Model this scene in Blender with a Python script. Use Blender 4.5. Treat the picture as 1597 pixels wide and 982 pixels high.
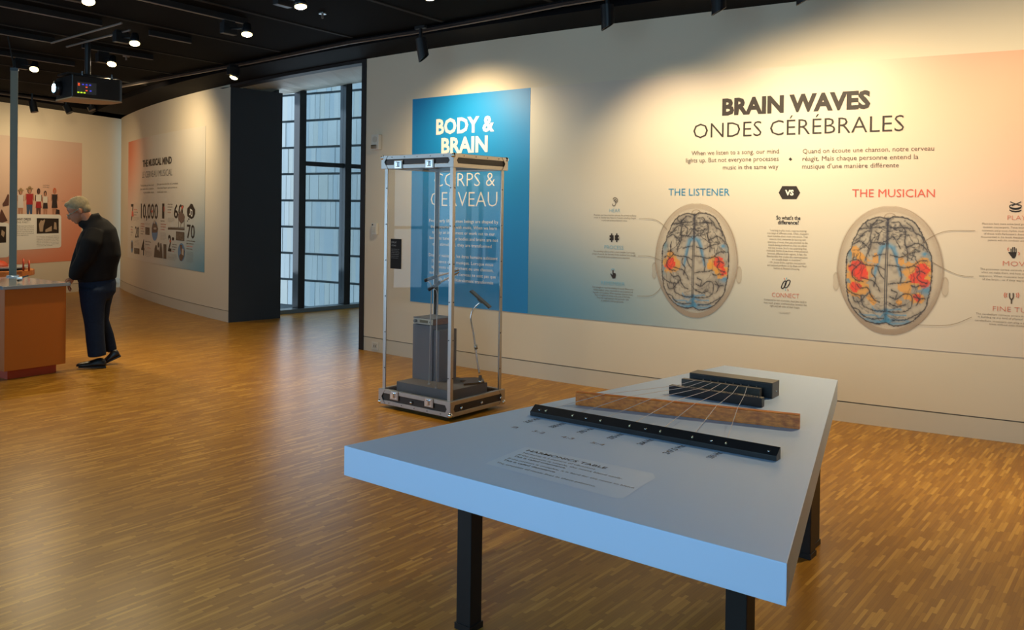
import bpy, bmesh, math, random
import numpy as np
from mathutils import Vector, Matrix
PI = math.pi
for o in list(bpy.data.objects): bpy.data.objects.remove(o)
SC = bpy.context.scene; COL = SC.collection
random.seed(7); RNG = np.random.default_rng(7)

# ------------------------------------------------------------------ camera
F, CX, CY, EYE, PIT, ROL = 1342.0, 798.5, 343.0, 1.6, 0.0105, 0.0135
cam_d = bpy.data.cameras.new('camera'); cam = bpy.data.objects.new('camera', cam_d); COL.objects.link(cam)
MW = Matrix.Rotation(PI / 2 - PIT, 3, 'X') @ Matrix.Rotation(ROL, 3, 'Z')
cam.matrix_world = Matrix.Translation((0, 0, EYE)) @ MW.to_4x4()
cam_d.sensor_width = 36.0; cam_d.lens = F / 1597 * 36.0
cam_d.shift_y = -(491.0 - CY) / 1597; cam_d.clip_start = 0.05; cam_d.clip_end = 200
SC.camera = cam

# ------------------------------------------------------------------ world, exposure, large lights
w = bpy.data.worlds.new('world'); SC.world = w; w.use_nodes = True
bg = w.node_tree.nodes['Background']; bg.inputs[0].default_value = (0.60, 0.80, 1.0, 1); bg.inputs[1].default_value = 1.9
SC.view_settings.view_transform = 'Standard'; SC.view_settings.look = 'None'
SC.view_settings.exposure = 0.28; SC.view_settings.gamma = 1.0; SC.view_settings.use_curve_mapping = False

def area(name, loc, rot, sx, sy, power, color, spread=PI):
    l = bpy.data.lights.new(name, 'AREA'); l.shape = 'RECTANGLE'; l.size = sx; l.size_y = sy
    l.energy = power; l.color = color; l.spread = spread
    o = bpy.data.objects.new(name, l); COL.objects.link(o); o.location = loc; o.rotation_euler = rot
    return o
DAY = (0.36, 0.72, 1.0)
# daylight entering through the glazing left of and behind the viewer
area('window_daylight_left', (-9.42, 3.6, 1.35), (0, -PI / 2, 0), 2.3, 8.9, 45, DAY)
area('window_daylight_rear', (-1.8, -0.88, 2.15), (PI / 2 - 0.12, 0, 0), 3.0, 2.0, 105, DAY)
# daylight in the glazed passage behind the opening
area('window_daylight_passage', (-3.05, 13.75, 1.9), (PI / 2, 0, -0.735 + PI / 2 + PI), 3.0, 2.6, 46, (0.72, 0.86, 1.0))

# ------------------------------------------------------------------ geometry of the place
def ray(x, y): return MW @ Vector(((x - CX) / F, -(y - CY) / F, -1.0))
EYEV = Vector((0, 0, EYE))
def onz(x, y, z=0.0):
    d = ray(x, y); return EYEV + d * ((z - EYE) / d.z)
def atY(x, y, Y):
    d = ray(x, y); return EYEV + d * (Y / d.y)
class Arc:                                     # the long convex wall: one circle seen from inside the room
    C = Vector((18.466, 32.967)); R = 30.718
    def hit(s, x, y):
        d = ray(x, y); d2 = Vector((d.x, d.y)); a = d2.dot(d2); b = -2 * d2.dot(s.C); c = s.C.dot(s.C) - s.R ** 2
        t = (-b - math.sqrt(b * b - 4 * a * c)) / (2 * a)
        p = EYEV + d * t
        return (math.atan2(p.y - s.C.y, p.x - s.C.x) * s.R, p.z)
    def pos(s, u, z, off=0.0):
        th = u / s.R; r = s.R + off
        return Vector((s.C.x + r * math.cos(th), s.C.y + r * math.sin(th), z))
class Plane:                                   # vertical plane through two plan points, off = towards the room
    def __init__(s, a, b, side=1):
        s.a = Vector(a); s.d = (Vector(b) - s.a).normalized(); s.n = Vector((-s.d.y, s.d.x)) * side
    def hit(s, x, y):
        d = ray(x, y); t = s.n.dot(s.a) / (s.n.x * d.x + s.n.y * d.y); p = EYEV + d * t
        return ((Vector((p.x, p.y)) - s.a).dot(s.d), p.z)
    def pos(s, u, z, off=0.0):
        q = s.a + s.d * u + s.n * off; return Vector((q.x, q.y, z))
class Top:                                     # horizontal surface with its own axes
    def __init__(s, o, ex, z): s.o = Vector(o); s.ex = Vector(ex).normalized(); s.ey = Vector((-s.ex.y, s.ex.x)); s.z = z
    def hit(s, x, y):
        p = onz(x, y, s.z); q = Vector((p.x, p.y)) - s.o; return (q.dot(s.ex), q.dot(s.ey))
    def pos(s, u, v, off=0.0):
        q = s.o + s.ex * u + s.ey * v; return Vector((q.x, q.y, s.z + off))
ARC = Arc()
WB0, WB1 = (-9.60, 11.10), (-7.700, 16.90)
WALLB = Plane(WB0, WB1, -1)
S_C0 = ARC.hit(187, 447)[0]                    # corner with the back wall
S_C1 = ARC.hit(356.5, 502)[0]                  # left jamb of the opening
S_A0 = ARC.hit(567, 545)[0]                    # right jamb
S_A1 = math.atan2(4.4 - ARC.C.y, 7.05 - ARC.C.x) * ARC.R
ZW, ZC = 3.30, 3.37

# ------------------------------------------------------------------ materials
def lin(r, g, b): return tuple(((c / 255) / 12.92 if c / 255 <= 0.04045 else ((c / 255 + 0.055) / 1.055) ** 2.4) for c in (r, g, b))
def mat(name, col, rough=0.6, metal=0.0, noise=0.0, scale=30, bump=0.0, emit=None, es=0.0, spec=0.5):
    m = bpy.data.materials.new(name); m.use_nodes = True; nt = m.node_tree; b = nt.nodes['Principled BSDF']
    b.inputs['Roughness'].default_value = rough; b.inputs['Metallic'].default_value = metal
    b.inputs['Specular IOR Level'].default_value = spec
    c4 = (*col, 1)
    b.inputs['Base Color'].default_value = c4
    if noise or bump:
        tc = nt.nodes.new('ShaderNodeTexCoord'); n = nt.nodes.new('ShaderNodeTexNoise')
        n.inputs['Scale'].default_value = scale; n.inputs['Detail'].default_value = 4
        nt.links.new(tc.outputs['Object'], n.inputs['Vector'])
        if noise:
            mx = nt.nodes.new('ShaderNodeMix'); mx.data_type = 'RGBA'
            mx.inputs[6].default_value = tuple(c * (1 - noise) for c in col) + (1,)
            mx.inputs[7].default_value = tuple(min(1, c * (1 + noise)) for c in col) + (1,)
            nt.links.new(n.outputs['Fac'], mx.inputs[0]); nt.links.new(mx.outputs[2], b.inputs['Base Color'])
        if bump:
            bp = nt.nodes.new('ShaderNodeBump'); bp.inputs['Strength'].default_value = bump; bp.inputs['Distance'].default_value = 0.01
            nt.links.new(n.outputs['Fac'], bp.inputs['Height']); nt.links.new(bp.outputs[0], b.inputs['Normal'])
    if emit:
        b.inputs['Emission Color'].default_value = (*emit, 1); b.inputs['Emission Strength'].default_value = es
    return m
M = {}
M['wall'] = mat('warm_white_paint', (0.69, 0.595, 0.45), 0.75, noise=0.015, scale=3, bump=0.02)
M['base'] = mat('skirting_paint', (0.60, 0.53, 0.42), 0.6)
M['dark'] = mat('charcoal_paint', (0.010, 0.011, 0.014), 0.6, noise=0.05, scale=4)
M['jamb'] = mat('slate_panel', (0.022, 0.030, 0.042), 0.6, noise=0.06, scale=3)
M['ceil'] = mat('black_ceiling', (0.0028, 0.0026, 0.0028), 0.85, noise=0.1, scale=60, spec=0.08)
M['border'] = mat('black_border', (0.0035, 0.003, 0.004), 0.75, spec=0.1)
M['seam'] = mat('grey_seam', (0.030, 0.028, 0.026), 0.7, spec=0.1)
M['joint'] = mat('skirting_joint', (0.20, 0.17, 0.13), 0.8)
M['rail'] = mat('track_aluminium', (0.20, 0.165, 0.14), 0.45, 0.2)
M['black'] = mat('black_metal', (0.012, 0.012, 0.014), 0.35, 0.0, noise=0.1, scale=40)
M['blackwood'] = mat('black_stained_wood', (0.012, 0.012, 0.014), 0.38, noise=0.25, scale=25, bump=0.05)
M['leg'] = mat('black_steel', (0.010, 0.010, 0.012), 0.45)
M['soffit'] = mat('pale_soffit', (0.42, 0.43, 0.38), 0.6)
M['mullion'] = mat('blue_grey_mullion', (0.009, 0.018, 0.030), 0.4)
M['alu'] = mat('brushed_aluminium', (0.44, 0.425, 0.41), 0.34, 1.0, noise=0.08, scale=50)
M['chrome'] = mat('chrome', (0.75, 0.77, 0.80), 0.12, 1.0)
M['ply'] = mat('dark_ply', (0.020, 0.014, 0.012), 0.4)
M['grey'] = mat('grey_painted_mdf', (0.100, 0.096, 0.104), 0.6, noise=0.04, scale=12)
M['grey2'] = mat('grey_painted_plinth', (0.120, 0.120, 0.138), 0.6, noise=0.04, scale=12)
M['plastic'] = mat('off_white_plastic', (0.62, 0.59, 0.52), 0.4)
M['dgrey'] = mat('dark_grey_plastic', (0.09, 0.09, 0.09), 0.4)
M['table'] = mat('pale_laminate', (0.52, 0.665, 0.90), 0.42, noise=0.01, scale=3)
M['orange'] = mat('orange_brown_laminate', (0.44, 0.110, 0.006), 0.5, noise=0.03, scale=5)
M['kick'] = mat('red_kick', (0.42, 0.040, 0.008), 0.5)
M['counter'] = mat('grey_counter', (0.24, 0.26, 0.28), 0.12, noise=0.03, scale=10)
M['greypole'] = mat('grey_pole', (0.20, 0.20, 0.15), 0.5)
M['lens'] = mat('lamp_glass', (1, 0.9, 0.8), 0.3, emit=(1.0, 0.84, 0.70), es=26)
M['lens2'] = mat('lamp_inner_ring', (1, 0.8, 0.4), 0.3, emit=(1.0, 0.76, 0.30), es=7)
M['projlens'] = mat('projector_beam_lens', (0.8, 0.9, 1), 0.2, emit=(0.35, 0.75, 1.0), es=14)
M['ledr'] = mat('red_indicator', (0.6, 0.05, 0.02), 0.4, emit=(1, 0.12, 0.03), es=0.7)
M['ledb'] = mat('blue_indicator', (0.05, 0.05, 0.6), 0.4, emit=(0.1, 0.1, 1), es=0.5)
M['ledg'] = mat('green_indicator', (0.5, 0.8, 0.02), 0.4, emit=(0.6, 0.85, 0.03), es=1.0)
M['bottom'] = mat('floor_lit_underside', (0.52, 0.36, 0.20), 0.5)  # tan holds the warm light reflected up from the floor
M['brass'] = mat('brass_pin', (0.75, 0.66, 0.42), 0.25, 0.6)
M['string'] = mat('steel_string', (0.62, 0.60, 0.66), 0.3, 0.4)
M['txt'] = mat('print_dark_brown', (0.022, 0.013, 0.008), 0.6)
M['txt2'] = mat('print_soft_brown', (0.11, 0.075, 0.05), 0.6)
M['txt3'] = mat('print_pale_grey', (0.20, 0.17, 0.14), 0.6)
M['white'] = mat('print_white', (0.80, 0.77, 0.70), 0.5)
M['pblue'] = mat('print_blue', (0.03, 0.24, 0.44), 0.5)
M['pblue2'] = mat('print_light_blue', (0.17, 0.40, 0.52), 0.5)
M['pred'] = mat('print_red', (0.66, 0.10, 0.055), 0.5)
M['pred2'] = mat('print_soft_red', (0.62, 0.19, 0.11), 0.5)
M['tanline'] = mat('print_tan_line', (0.24, 0.17, 0.10), 0.6)
M['skin'] = mat('skin', (0.40, 0.16, 0.08), 0.55)
M['hair'] = mat('short_grey_hair', (0.30, 0.235, 0.13), 0.8, noise=0.35, scale=60, bump=0.3)
M['jacket'] = mat('black_cloth', (0.008, 0.007, 0.007), 0.85, noise=0.3, scale=20, bump=0.1, spec=0.2)
M['jeans'] = mat('dark_blue_denim', (0.010, 0.018, 0.038), 0.85, noise=0.3, scale=40, bump=0.1, spec=0.2)
M['shoe'] = mat('black_leather', (0.007, 0.006, 0.006), 0.4)
M['paving'] = mat('pale_paving', (0.55, 0.56, 0.58), 0.8, noise=0.1, scale=2)
M['label'] = mat('black_label', (0.010, 0.010, 0.012), 0.7, spec=0.15)
M['cable'] = mat('clear_acrylic_rod', (0.46, 0.46, 0.47), 0.15, 0.3)
M['cream'] = mat('radio_face', (0.42, 0.40, 0.34), 0.4)

def wood(name, c1, c2, rot=0.0, sc=(2.0, 60.0, 60.0), rough=0.4):
    m = bpy.data.materials.new(name); m.use_nodes = True; nt = m.node_tree; b = nt.nodes['Principled BSDF']
    tc = nt.nodes.new('ShaderNodeTexCoord'); mp = nt.nodes.new('ShaderNodeMapping'); mp.inputs['Scale'].default_value = sc
    mp.inputs['Rotation'].default_value = (0, 0, rot)
    n = nt.nodes.new('ShaderNodeTexNoise'); n.inputs['Scale'].default_value = 1.5; n.inputs['Detail'].default_value = 6
    r = nt.nodes.new('ShaderNodeValToRGB'); r.color_ramp.elements[0].position = 0.3; r.color_ramp.elements[1].position = 0.7
    r.color_ramp.elements[0].color = (*c1, 1); r.color_ramp.elements[1].color = (*c2, 1)
    L = nt.links.new
    L(tc.outputs['Object'], mp.inputs[0]); L(mp.outputs[0], n.inputs['Vector']); L(n.outputs['Fac'], r.inputs[0]); L(r.outputs[0], b.inputs['Base Color'])
    b.inputs['Roughness'].default_value = rough
    return m
M['oakbar'] = wood('reddish_wood', (0.42, 0.080, 0.008), (0.82, 0.235, 0.030), rot=-0.2 + 0.66)
M['tray'] = wood('orange_wood', (0.33, 0.09, 0.015), (0.50, 0.18, 0.04))
M['stick'] = wood('pale_stick', (0.36, 0.22, 0.13), (0.5, 0.34, 0.2))
M['radiowood'] = wood('radio_wood', (0.15, 0.06, 0.035), (0.24, 0.10, 0.05))
M['brownmetal'] = mat('brown_metal', (0.075, 0.055, 0.042), 0.35, 0.4)

def floor_material():
    m = bpy.data.materials.new('industrial_oak_parquet'); m.use_nodes = True; nt = m.node_tree; b = nt.nodes['Principled BSDF']; L = nt.links.new
    def N(t, **k):
        n = nt.nodes.new(t)
        for a, v in k.items(): setattr(n, a, v)
        return n
    def math_(op, a, b_=None):
        n = N('ShaderNodeMath', operation=op)
        for i, v in enumerate((a, b_)):
            if v is None: continue
            if isinstance(v, (int, float)): n.inputs[i].default_value = v
            else: L(v, n.inputs[i])
        return n.outputs[0]
    tc = N('ShaderNodeTexCoord'); mp = N('ShaderNodeMapping'); mp.vector_type = 'POINT'
    mp.inputs['Rotation'].default_value = (0, 0, -math.atan2(0.789, 0.614))
    L(tc.outputs['Object'], mp.inputs[0]); sx = N('ShaderNodeSeparateXYZ'); L(mp.outputs[0], sx.inputs[0])
    u, v = sx.outputs[0], sx.outputs[1]
    W_, L_ = 0.0160, 0.165
    vv = math_('DIVIDE', v, W_); row = math_('FLOOR', vv)
    wn = N('ShaderNodeTexWhiteNoise', noise_dimensions='1D'); L(row, wn.inputs['W'])
    uu = math_('ADD', math_('DIVIDE', u, L_), math_('MULTIPLY', wn.outputs['Value'], 3.0)); colu = math_('FLOOR', uu)
    cb = N('ShaderNodeCombineXYZ'); L(row, cb.inputs[0]); L(colu, cb.inputs[1])
    w2 = N('ShaderNodeTexWhiteNoise', noise_dimensions='2D'); L(cb.outputs[0], w2.inputs['Vector'])
    # grain
    mg = N('ShaderNodeMapping'); mg.inputs['Scale'].default_value = (6, 160, 1); L(mp.outputs[0], mg.inputs[0])
    g = N('ShaderNodeTexNoise'); g.inputs['Scale'].default_value = 1.0; g.inputs['Detail'].default_value = 3; L(mg.outputs[0], g.inputs['Vector'])
    big = N('ShaderNodeTexNoise'); big.inputs['Scale'].default_value = 0.9; big.inputs['Detail'].default_value = 2; L(mp.outputs[0], big.inputs['Vector'])
    fac = math_('ADD', math_('MULTIPLY', math_('POWER', w2.outputs['Value'], 1.5), 0.60), math_('MULTIPLY', g.outputs['Fac'], 0.26))
    fac = math_('ADD', fac, math_('MULTIPLY', math_('SUBTRACT', big.outputs['Fac'], 0.5), 0.25))
    r = N('ShaderNodeValToRGB'); e = r.color_ramp.elements
    e[0].position = 0.05; e[0].color = (0.215, 0.090, 0.007, 1); e[1].position = 1.0; e[1].color = (0.61, 0.350, 0.070, 1)
    k = r.color_ramp.elements.new(0.55); k.color = (0.335, 0.160, 0.017, 1)
    L(fac, r.inputs[0])
    # seams
    fv = math_('FRACT', vv); fu = math_('FRACT', uu)
    edge = math_('MAXIMUM', math_('LESS_THAN', fv, 0.05), math_('LESS_THAN', fu, 0.006))
    mx = N('ShaderNodeMix', data_type='RGBA'); L(math_('MULTIPLY', edge, 0.55), mx.inputs[0]); L(r.outputs[0], mx.inputs[6]); mx.inputs[7].default_value = (0.12, 0.05, 0.012, 1)
    L(mx.outputs[2], b.inputs['Base Color'])
    b.inputs['Roughness'].default_value = 0.32; b.inputs['Specular IOR Level'].default_value = 0.25
    bp = N('ShaderNodeBump'); bp.inputs['Strength'].default_value = 0.10; bp.inputs['Distance'].default_value = 0.004
    L(fac, bp.inputs['Height']); L(bp.outputs[0], b.inputs['Normal'])
    return m
M['floor'] = floor_material()

def glass_material(name, tint, f0=0.04):
    """thin clear sheet: transparent body with a mirror reflection that grows towards grazing view"""
    m = bpy.data.materials.new(name); m.use_nodes = True; nt = m.node_tree; nt.nodes.clear(); L = nt.links.new
    o = nt.nodes.new('ShaderNodeOutputMaterial'); mx = nt.nodes.new('ShaderNodeMixShader'); t = nt.nodes.new('ShaderNodeBsdfTransparent')
    g = nt.nodes.new('ShaderNodeBsdfGlossy'); g.inputs['Roughness'].default_value = 0.01
    ge = nt.nodes.new('ShaderNodeNewGeometry'); d = nt.nodes.new('ShaderNodeVectorMath'); d.operation = 'DOT_PRODUCT'; L(ge.outputs['Normal'], d.inputs[0]); L(ge.outputs['Incoming'], d.inputs[1])
    def mt(op, a, b=None):
        n = nt.nodes.new('ShaderNodeMath'); n.operation = op
        for i, v in enumerate((a, b)):
            if v is None: continue
            if isinstance(v, (int, float)): n.inputs[i].default_value = v
            else: L(v, n.inputs[i])
        return n.outputs[0]
    c = mt('SUBTRACT', 1.0, mt('ABSOLUTE', d.outputs['Value'])); f = mt('ADD', mt('MULTIPLY', mt('POWER', c, 5.0), 1 - f0), f0)
    t.inputs[0].default_value = (*tint, 1); L(f, mx.inputs[0]); L(t.outputs[0], mx.inputs[1]); L(g.outputs[0], mx.inputs[2]); L(mx.outputs[0], o.inputs[0])
    return m
M['glass'] = glass_material('clear_acrylic', (0.985, 0.99, 0.99), 0.018)
M['wglass'] = glass_material('window_glass', (0.80, 0.86, 0.88))

def mural_material(name, white, blue, red, spec):
    """printed vinyl: colour from UV (0..1 across the print), spec = list of (colour, cx, cy, rx, ry, strength)"""
    m = bpy.data.materials.new(name); m.use_nodes = True; nt = m.node_tree; b = nt.nodes['Principled BSDF']; L = nt.links.new
    b.inputs['Roughness'].default_value = 0.5
    uv = nt.nodes.new('ShaderNodeUVMap'); cur = None
    for (col, cx, cy, rx, ry, st) in spec:
        mp = nt.nodes.new('ShaderNodeMapping'); mp.inputs['Location'].default_value = (-cx / rx, -cy / ry, 0); mp.inputs['Scale'].default_value = (1 / rx, 1 / ry, 1)
        L(uv.outputs[0], mp.inputs[0]); g = nt.nodes.new('ShaderNodeVectorMath'); g.operation = 'LENGTH'; L(mp.outputs[0], g.inputs[0])
        mr = nt.nodes.new('ShaderNodeMapRange'); mr.interpolation_type = 'SMOOTHSTEP'; mr.inputs[1].default_value = 0; mr.inputs[2].default_value = 1; mr.inputs[3].default_value = st; mr.inputs[4].default_value = 0
        L(g.outputs['Value'], mr.inputs[0]); mx = nt.nodes.new('ShaderNodeMix'); mx.data_type = 'RGBA'; L(mr.outputs[0], mx.inputs[0])
        if cur is None: mx.inputs[6].default_value = (*white, 1)
        else: L(cur, mx.inputs[6])
        mx.inputs[7].default_value = (*col, 1); cur = mx.outputs[2]
    L(cur, b.inputs['Base Color'])
    return m

def vcol_material(name):
    m = bpy.data.materials.new(name); m.use_nodes = True; nt = m.node_tree; b = nt.nodes['Principled BSDF']; L = nt.links.new
    a = nt.nodes.new('ShaderNodeVertexColor'); a.layer_name = 'print'; L(a.outputs[0], b.inputs['Base Color']); L(a.outputs[1], b.inputs['Alpha'])
    b.inputs['Roughness'].default_value = 0.5
    return m
M['brainprint'] = vcol_material('brain_print')

# ------------------------------------------------------------------ mesh helpers
class MB:
    def __init__(s): s.v = []; s.f = []
    def add(s, vs, fs):
        k = len(s.v); s.v += [tuple(v) for v in vs]; s.f += [tuple(i + k for i in f) for f in fs]; return s
    def hexa(s, p):      # p: 4 bottom, 4 top
        return s.add(p, [(3, 2, 1, 0), (4, 5, 6, 7), (0, 1, 5, 4), (1, 2, 6, 5), (2, 3, 7, 6), (3, 0, 4, 7)])
    def box(s, c, size, ax=None):
        ax = ax or (Vector((1, 0, 0)), Vector((0, 1, 0)), Vector((0, 0, 1))); c = Vector(c); h = [x / 2 for x in size]; P = []
        for k in (-1, 1):
            for i, j in ((-1, -1), (1, -1), (1, 1), (-1, 1)): P.append(c + ax[0] * i * h[0] + ax[1] * j * h[1] + ax[2] * k * h[2])
        return s.hexa(P)
    def prism(s, pts, z0, z1):
        n = len(pts); P = [(p[0], p[1], z0) for p in pts] + [(p[0], p[1], z1) for p in pts]
        return s.add(P, [tuple(range(n))[::-1], tuple(range(n, 2 * n))] + [(i, (i + 1) % n, n + (i + 1) % n, n + i) for i in range(n)])
    def tube(s, pts, r, n=10, caps=True):
        pts = [Vector(p) for p in pts]; rs = r if isinstance(r, (list, tuple)) else [r] * len(pts); up = None; k0 = len(s.v)
        for i, p in enumerate(pts):
            t = (pts[min(i + 1, len(pts) - 1)] - pts[max(i - 1, 0)]).normalized()
            if up is None: up = Vector((0, 0, 1)) if abs(t.z) < 0.9 else Vector((1, 0, 0))
            a = t.cross(up).normalized(); up = a.cross(t).normalized()
            rr = rs[i] if isinstance(rs[i], tuple) else (rs[i], rs[i])
            for k in range(n):
                an = 2 * PI * k / n; s.v.append(tuple(p + a * math.cos(an) * rr[0] + up * math.sin(an) * rr[1]))
        for i in range(len(pts) - 1):
            for k in range(n):
                a0 = k0 + i * n + k; a1 = k0 + i * n + (k + 1) % n; s.f.append((a0, a1, a1 + n, a0 + n))
        if caps:
            s.f.append(tuple(k0 + k for k in range(n))[::-1]); e = k0 + (len(pts) - 1) * n; s.f.append(tuple(e + k for k in range(n)))
        return s
    def loft(s, secs, side, n=18):   # secs: (centre, r_side, r_other); rings span `side` and the normal of the path
        side = Vector(side).normalized(); k0 = len(s.v); C = [Vector(c[0]) for c in secs]
        for i, (c, r1, r2) in enumerate(secs):
            t = (C[min(i + 1, len(C) - 1)] - C[max(i - 1, 0)]).normalized(); q = t.cross(side).normalized()
            for k in range(n):
                an = 2 * PI * k / n; s.v.append(tuple(C[i] + side * math.cos(an) * r1 + q * math.sin(an) * r2))
        for i in range(len(C) - 1):
            for k in range(n):
                a0 = k0 + i * n + k; a1 = k0 + i * n + (k + 1) % n; s.f.append((a0, a1, a1 + n, a0 + n))
        s.f.append(tuple(k0 + k for k in range(n))[::-1]); e = k0 + (len(C) - 1) * n; s.f.append(tuple(e + k for k in range(n)))
        return s
    def ball(s, c, r, n=14, m=9, ax=None):
        c = Vector(c); rx, ry, rz = r if isinstance(r, tuple) else (r, r, r); k0 = len(s.v); ax = ax or Matrix.Identity(3)
        for i in range(m + 1):
            ph = PI * i / m
            for k in range(n):
                an = 2 * PI * k / n; s.v.append(tuple(c + ax @ Vector((rx * math.sin(ph) * math.cos(an), ry * math.sin(ph) * math.sin(an), rz * math.cos(ph)))))
        for i in range(m):
            for k in range(n):
                a0 = k0 + i * n + k; a1 = k0 + i * n + (k + 1) % n; s.f.append((a0, a0 + n, a1 + n, a1))
        return s
    def build(s, name, material, parent=None, smooth=False, bevel=0.0):
        me = bpy.data.meshes.new(name); me.from_pydata(s.v, [], s.f); me.update()
        bm = bmesh.new(); bm.from_mesh(me); bmesh.ops.remove_doubles(bm, verts=bm.verts, dist=1e-6); bmesh.ops.recalc_face_normals(bm, faces=bm.faces); bm.to_mesh(me); bm.free()
        if smooth: me.polygons.foreach_set('use_smooth', [True] * len(me.polygons))
        o = bpy.data.objects.new(name, me); COL.objects.link(o); me.materials.append(material)
        if parent: o.parent = parent
        if bevel:
            b = o.modifiers.new('bevel', 'BEVEL'); b.width = bevel; b.segments = 2; b.limit_method = 'ANGLE'
        return o
def tag(o, label=None, cat=None, group=None, kind=None):
    if label: o['label'] = label
    if cat: o['category'] = cat
    if group: o['group'] = group
    if kind: o['kind'] = kind
    return o
def empty(name, label, cat, group=None, loc=(0, 0, 0), kind=None):
    o = bpy.data.objects.new(name, None); COL.objects.link(o); o.location = loc; o.empty_display_size = 0.1
    return tag(o, label, cat, group, kind)
def rebase(root):
    """moves the Empty to the base of its parts, keeping the parts where they are"""
    P = [Vector(v) for c in root.children for v in ([vv.co for vv in c.data.vertices] if c.type == 'MESH' else [])]
    if not P: return
    b = Vector(((min(p.x for p in P) + max(p.x for p in P)) / 2, (min(p.y for p in P) + max(p.y for p in P)) / 2, min(p.z for p in P)))
    root.location = b
    for c in root.children: c.location = c.location - b

# ---- print on a surface
OFF = {}
def flat(parent, name, surf, polys, material, off=0.006, lay=None):
    """polys: list of pixel outlines laid onto the surface as flat print"""
    for poly in polys:
        P = [surf.pos(*surf.hit(x, y), off) for x, y in poly]; o = MB().add(P, [tuple(range(len(P)))]).build(name, material, parent)
    return o
def ell(cx, cy, rx, ry, n=20, rot=0.0):
    return [(cx + rx * math.cos(2 * PI * k / n) * math.cos(rot) - ry * math.sin(2 * PI * k / n) * math.sin(rot), cy + rx * math.cos(2 * PI * k / n) * math.sin(rot) + ry * math.sin(2 * PI * k / n) * math.cos(rot)) for k in range(n)]
def rct(x0, y0, x1, y1, s=0.0): return [(x0, y0), (x1, y0 + s), (x1, y1 + s), (x0, y1)]
def spline(pts, n=8):
    P = [Vector((*p, 0)) if len(p) == 2 else Vector(p) for p in pts]; out = []
    for i in range(len(P) - 1):
        a, b, c, d = P[max(i - 1, 0)], P[i], P[i + 1], P[min(i + 2, len(P) - 1)]
        for k in range(n):
            t = k / n; out.append(0.5 * ((2 * b) + (c - a) * t + (2 * a - 5 * b + 4 * c - d) * t * t + (3 * b - a - 3 * c + d) * t ** 3))
    out.append(P[-1]); return out
def strokes(parent, name, surf, lines, wd, material, off=0.007, smooth=6):
    for ln in lines:
        mb = MB()
        pts = [surf.hit(p[0], p[1]) for p in ln]; q = spline(pts, smooth) if smooth and len(pts) > 2 else [Vector((*p, 0)) for p in pts]
        V = []
        for i, p in enumerate(q):
            t = (q[min(i + 1, len(q) - 1)] - q[max(i - 1, 0)]).normalized(); nn = Vector((-t.y, t.x, 0)) * wd / 2
            V += [surf.pos(p.x + nn.x, p.y + nn.y, off), surf.pos(p.x - nn.x, p.y - nn.y, off)]
        o = mb.add(V, [(2 * i, 2 * i + 1, 2 * i + 3, 2 * i + 2) for i in range(len(q) - 1)]).build(name, material, parent)
    return o
def glyphs(s, weight):
    c = bpy.data.curves.new('t', 'FONT'); c.body = s; c.size = 1.0; c.offset = weight; c.resolution_u = 2; c.fill_mode = 'FRONT'
    o = bpy.data.objects.new('t', c); me = bpy.data.meshes.new_from_object(o)
    v = np.empty(len(me.vertices) * 3); me.vertices.foreach_get('co', v); v = v.reshape(-1, 3)[:, :2]
    f = [tuple(p.vertices) for p in me.polygons]
    bpy.data.objects.remove(o); bpy.data.curves.remove(c); bpy.data.meshes.remove(me)
    return v, f
CAPH = glyphs('H', 0)[0][:, 1].max()
def lettering(parent, name, surf, rows, material, off=0.007):
    """rows: (text, (x, y) of the baseline's left end, (x, y) of its right end, cap height in pixels, weight);
    large rows give one part per word, small print is joined"""
    joined = MB(); big = []
    for (s, l, r, cap, wt) in rows:
        v, f = glyphs(s, wt)
        if not len(v): continue
        x0, x1 = v[:, 0].min(), v[:, 0].max()
        s0, z0 = surf.hit(*l); s1, z1 = surf.hit(*r); zt = surf.hit(l[0], l[1] - cap)[1]; zb = (z0 + z1) / 2; ch = abs(zt - z0)
        kx = (s1 - s0) / (x1 - x0); ky = ch / CAPH; ws = s.split(' '); n = 0
        if cap < 4.9 or len(ws) == 1: parts = [(v, f, 0)]
        else:
            parts = []
            for w_ in ws:
                pre = s[:n]; gv, gf = glyphs(w_, wt)
                xe = glyphs(s[:n + len(w_)], wt)[0][:, 0].max(); parts.append((gv, gf, xe - gv[:, 0].max())); n += len(w_) + 1
        for (gv, gf, dx) in parts:
            P = [surf.pos(s0 + (a + dx - x0) * kx, zb + b * ky, off) for a, b in gv]
            if cap < 4.9: joined.add(P, gf)
            else: big.append(MB().add(P, gf))
    for mb in big + ([joined] if joined.v else []):
        me = bpy.data.meshes.new(name); me.from_pydata(mb.v, [], mb.f); me.update()
        o = bpy.data.objects.new(name, me); COL.objects.link(o); me.materials.append(material); o.parent = parent
        if mb is joined: o['kind'] = 'stuff'
    return o

# ================================================================== LARGE STRUCTURE
def stru(o): o['kind'] = 'structure'; return o
def arcpts(s0, s1, off=0.0, n=40): return [ARC.pos(s0 + (s1 - s0) * i / n, 0, off) for i in range(n + 1)]
# passage behind the opening
JA, JB = ARC.pos(S_C1, 0), ARC.pos(S_A0, 0)
NRM = Vector((0.69, 0.724, 0)).normalized()
JC = JA + NRM * 0.80
W0 = Vector((-3.482, 13.01, 0)); WD = Vector((0.991, 1.082, 0)).normalized(); WN = Vector((WD.y, -WD.x, 0))   # WN points into the passage
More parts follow.
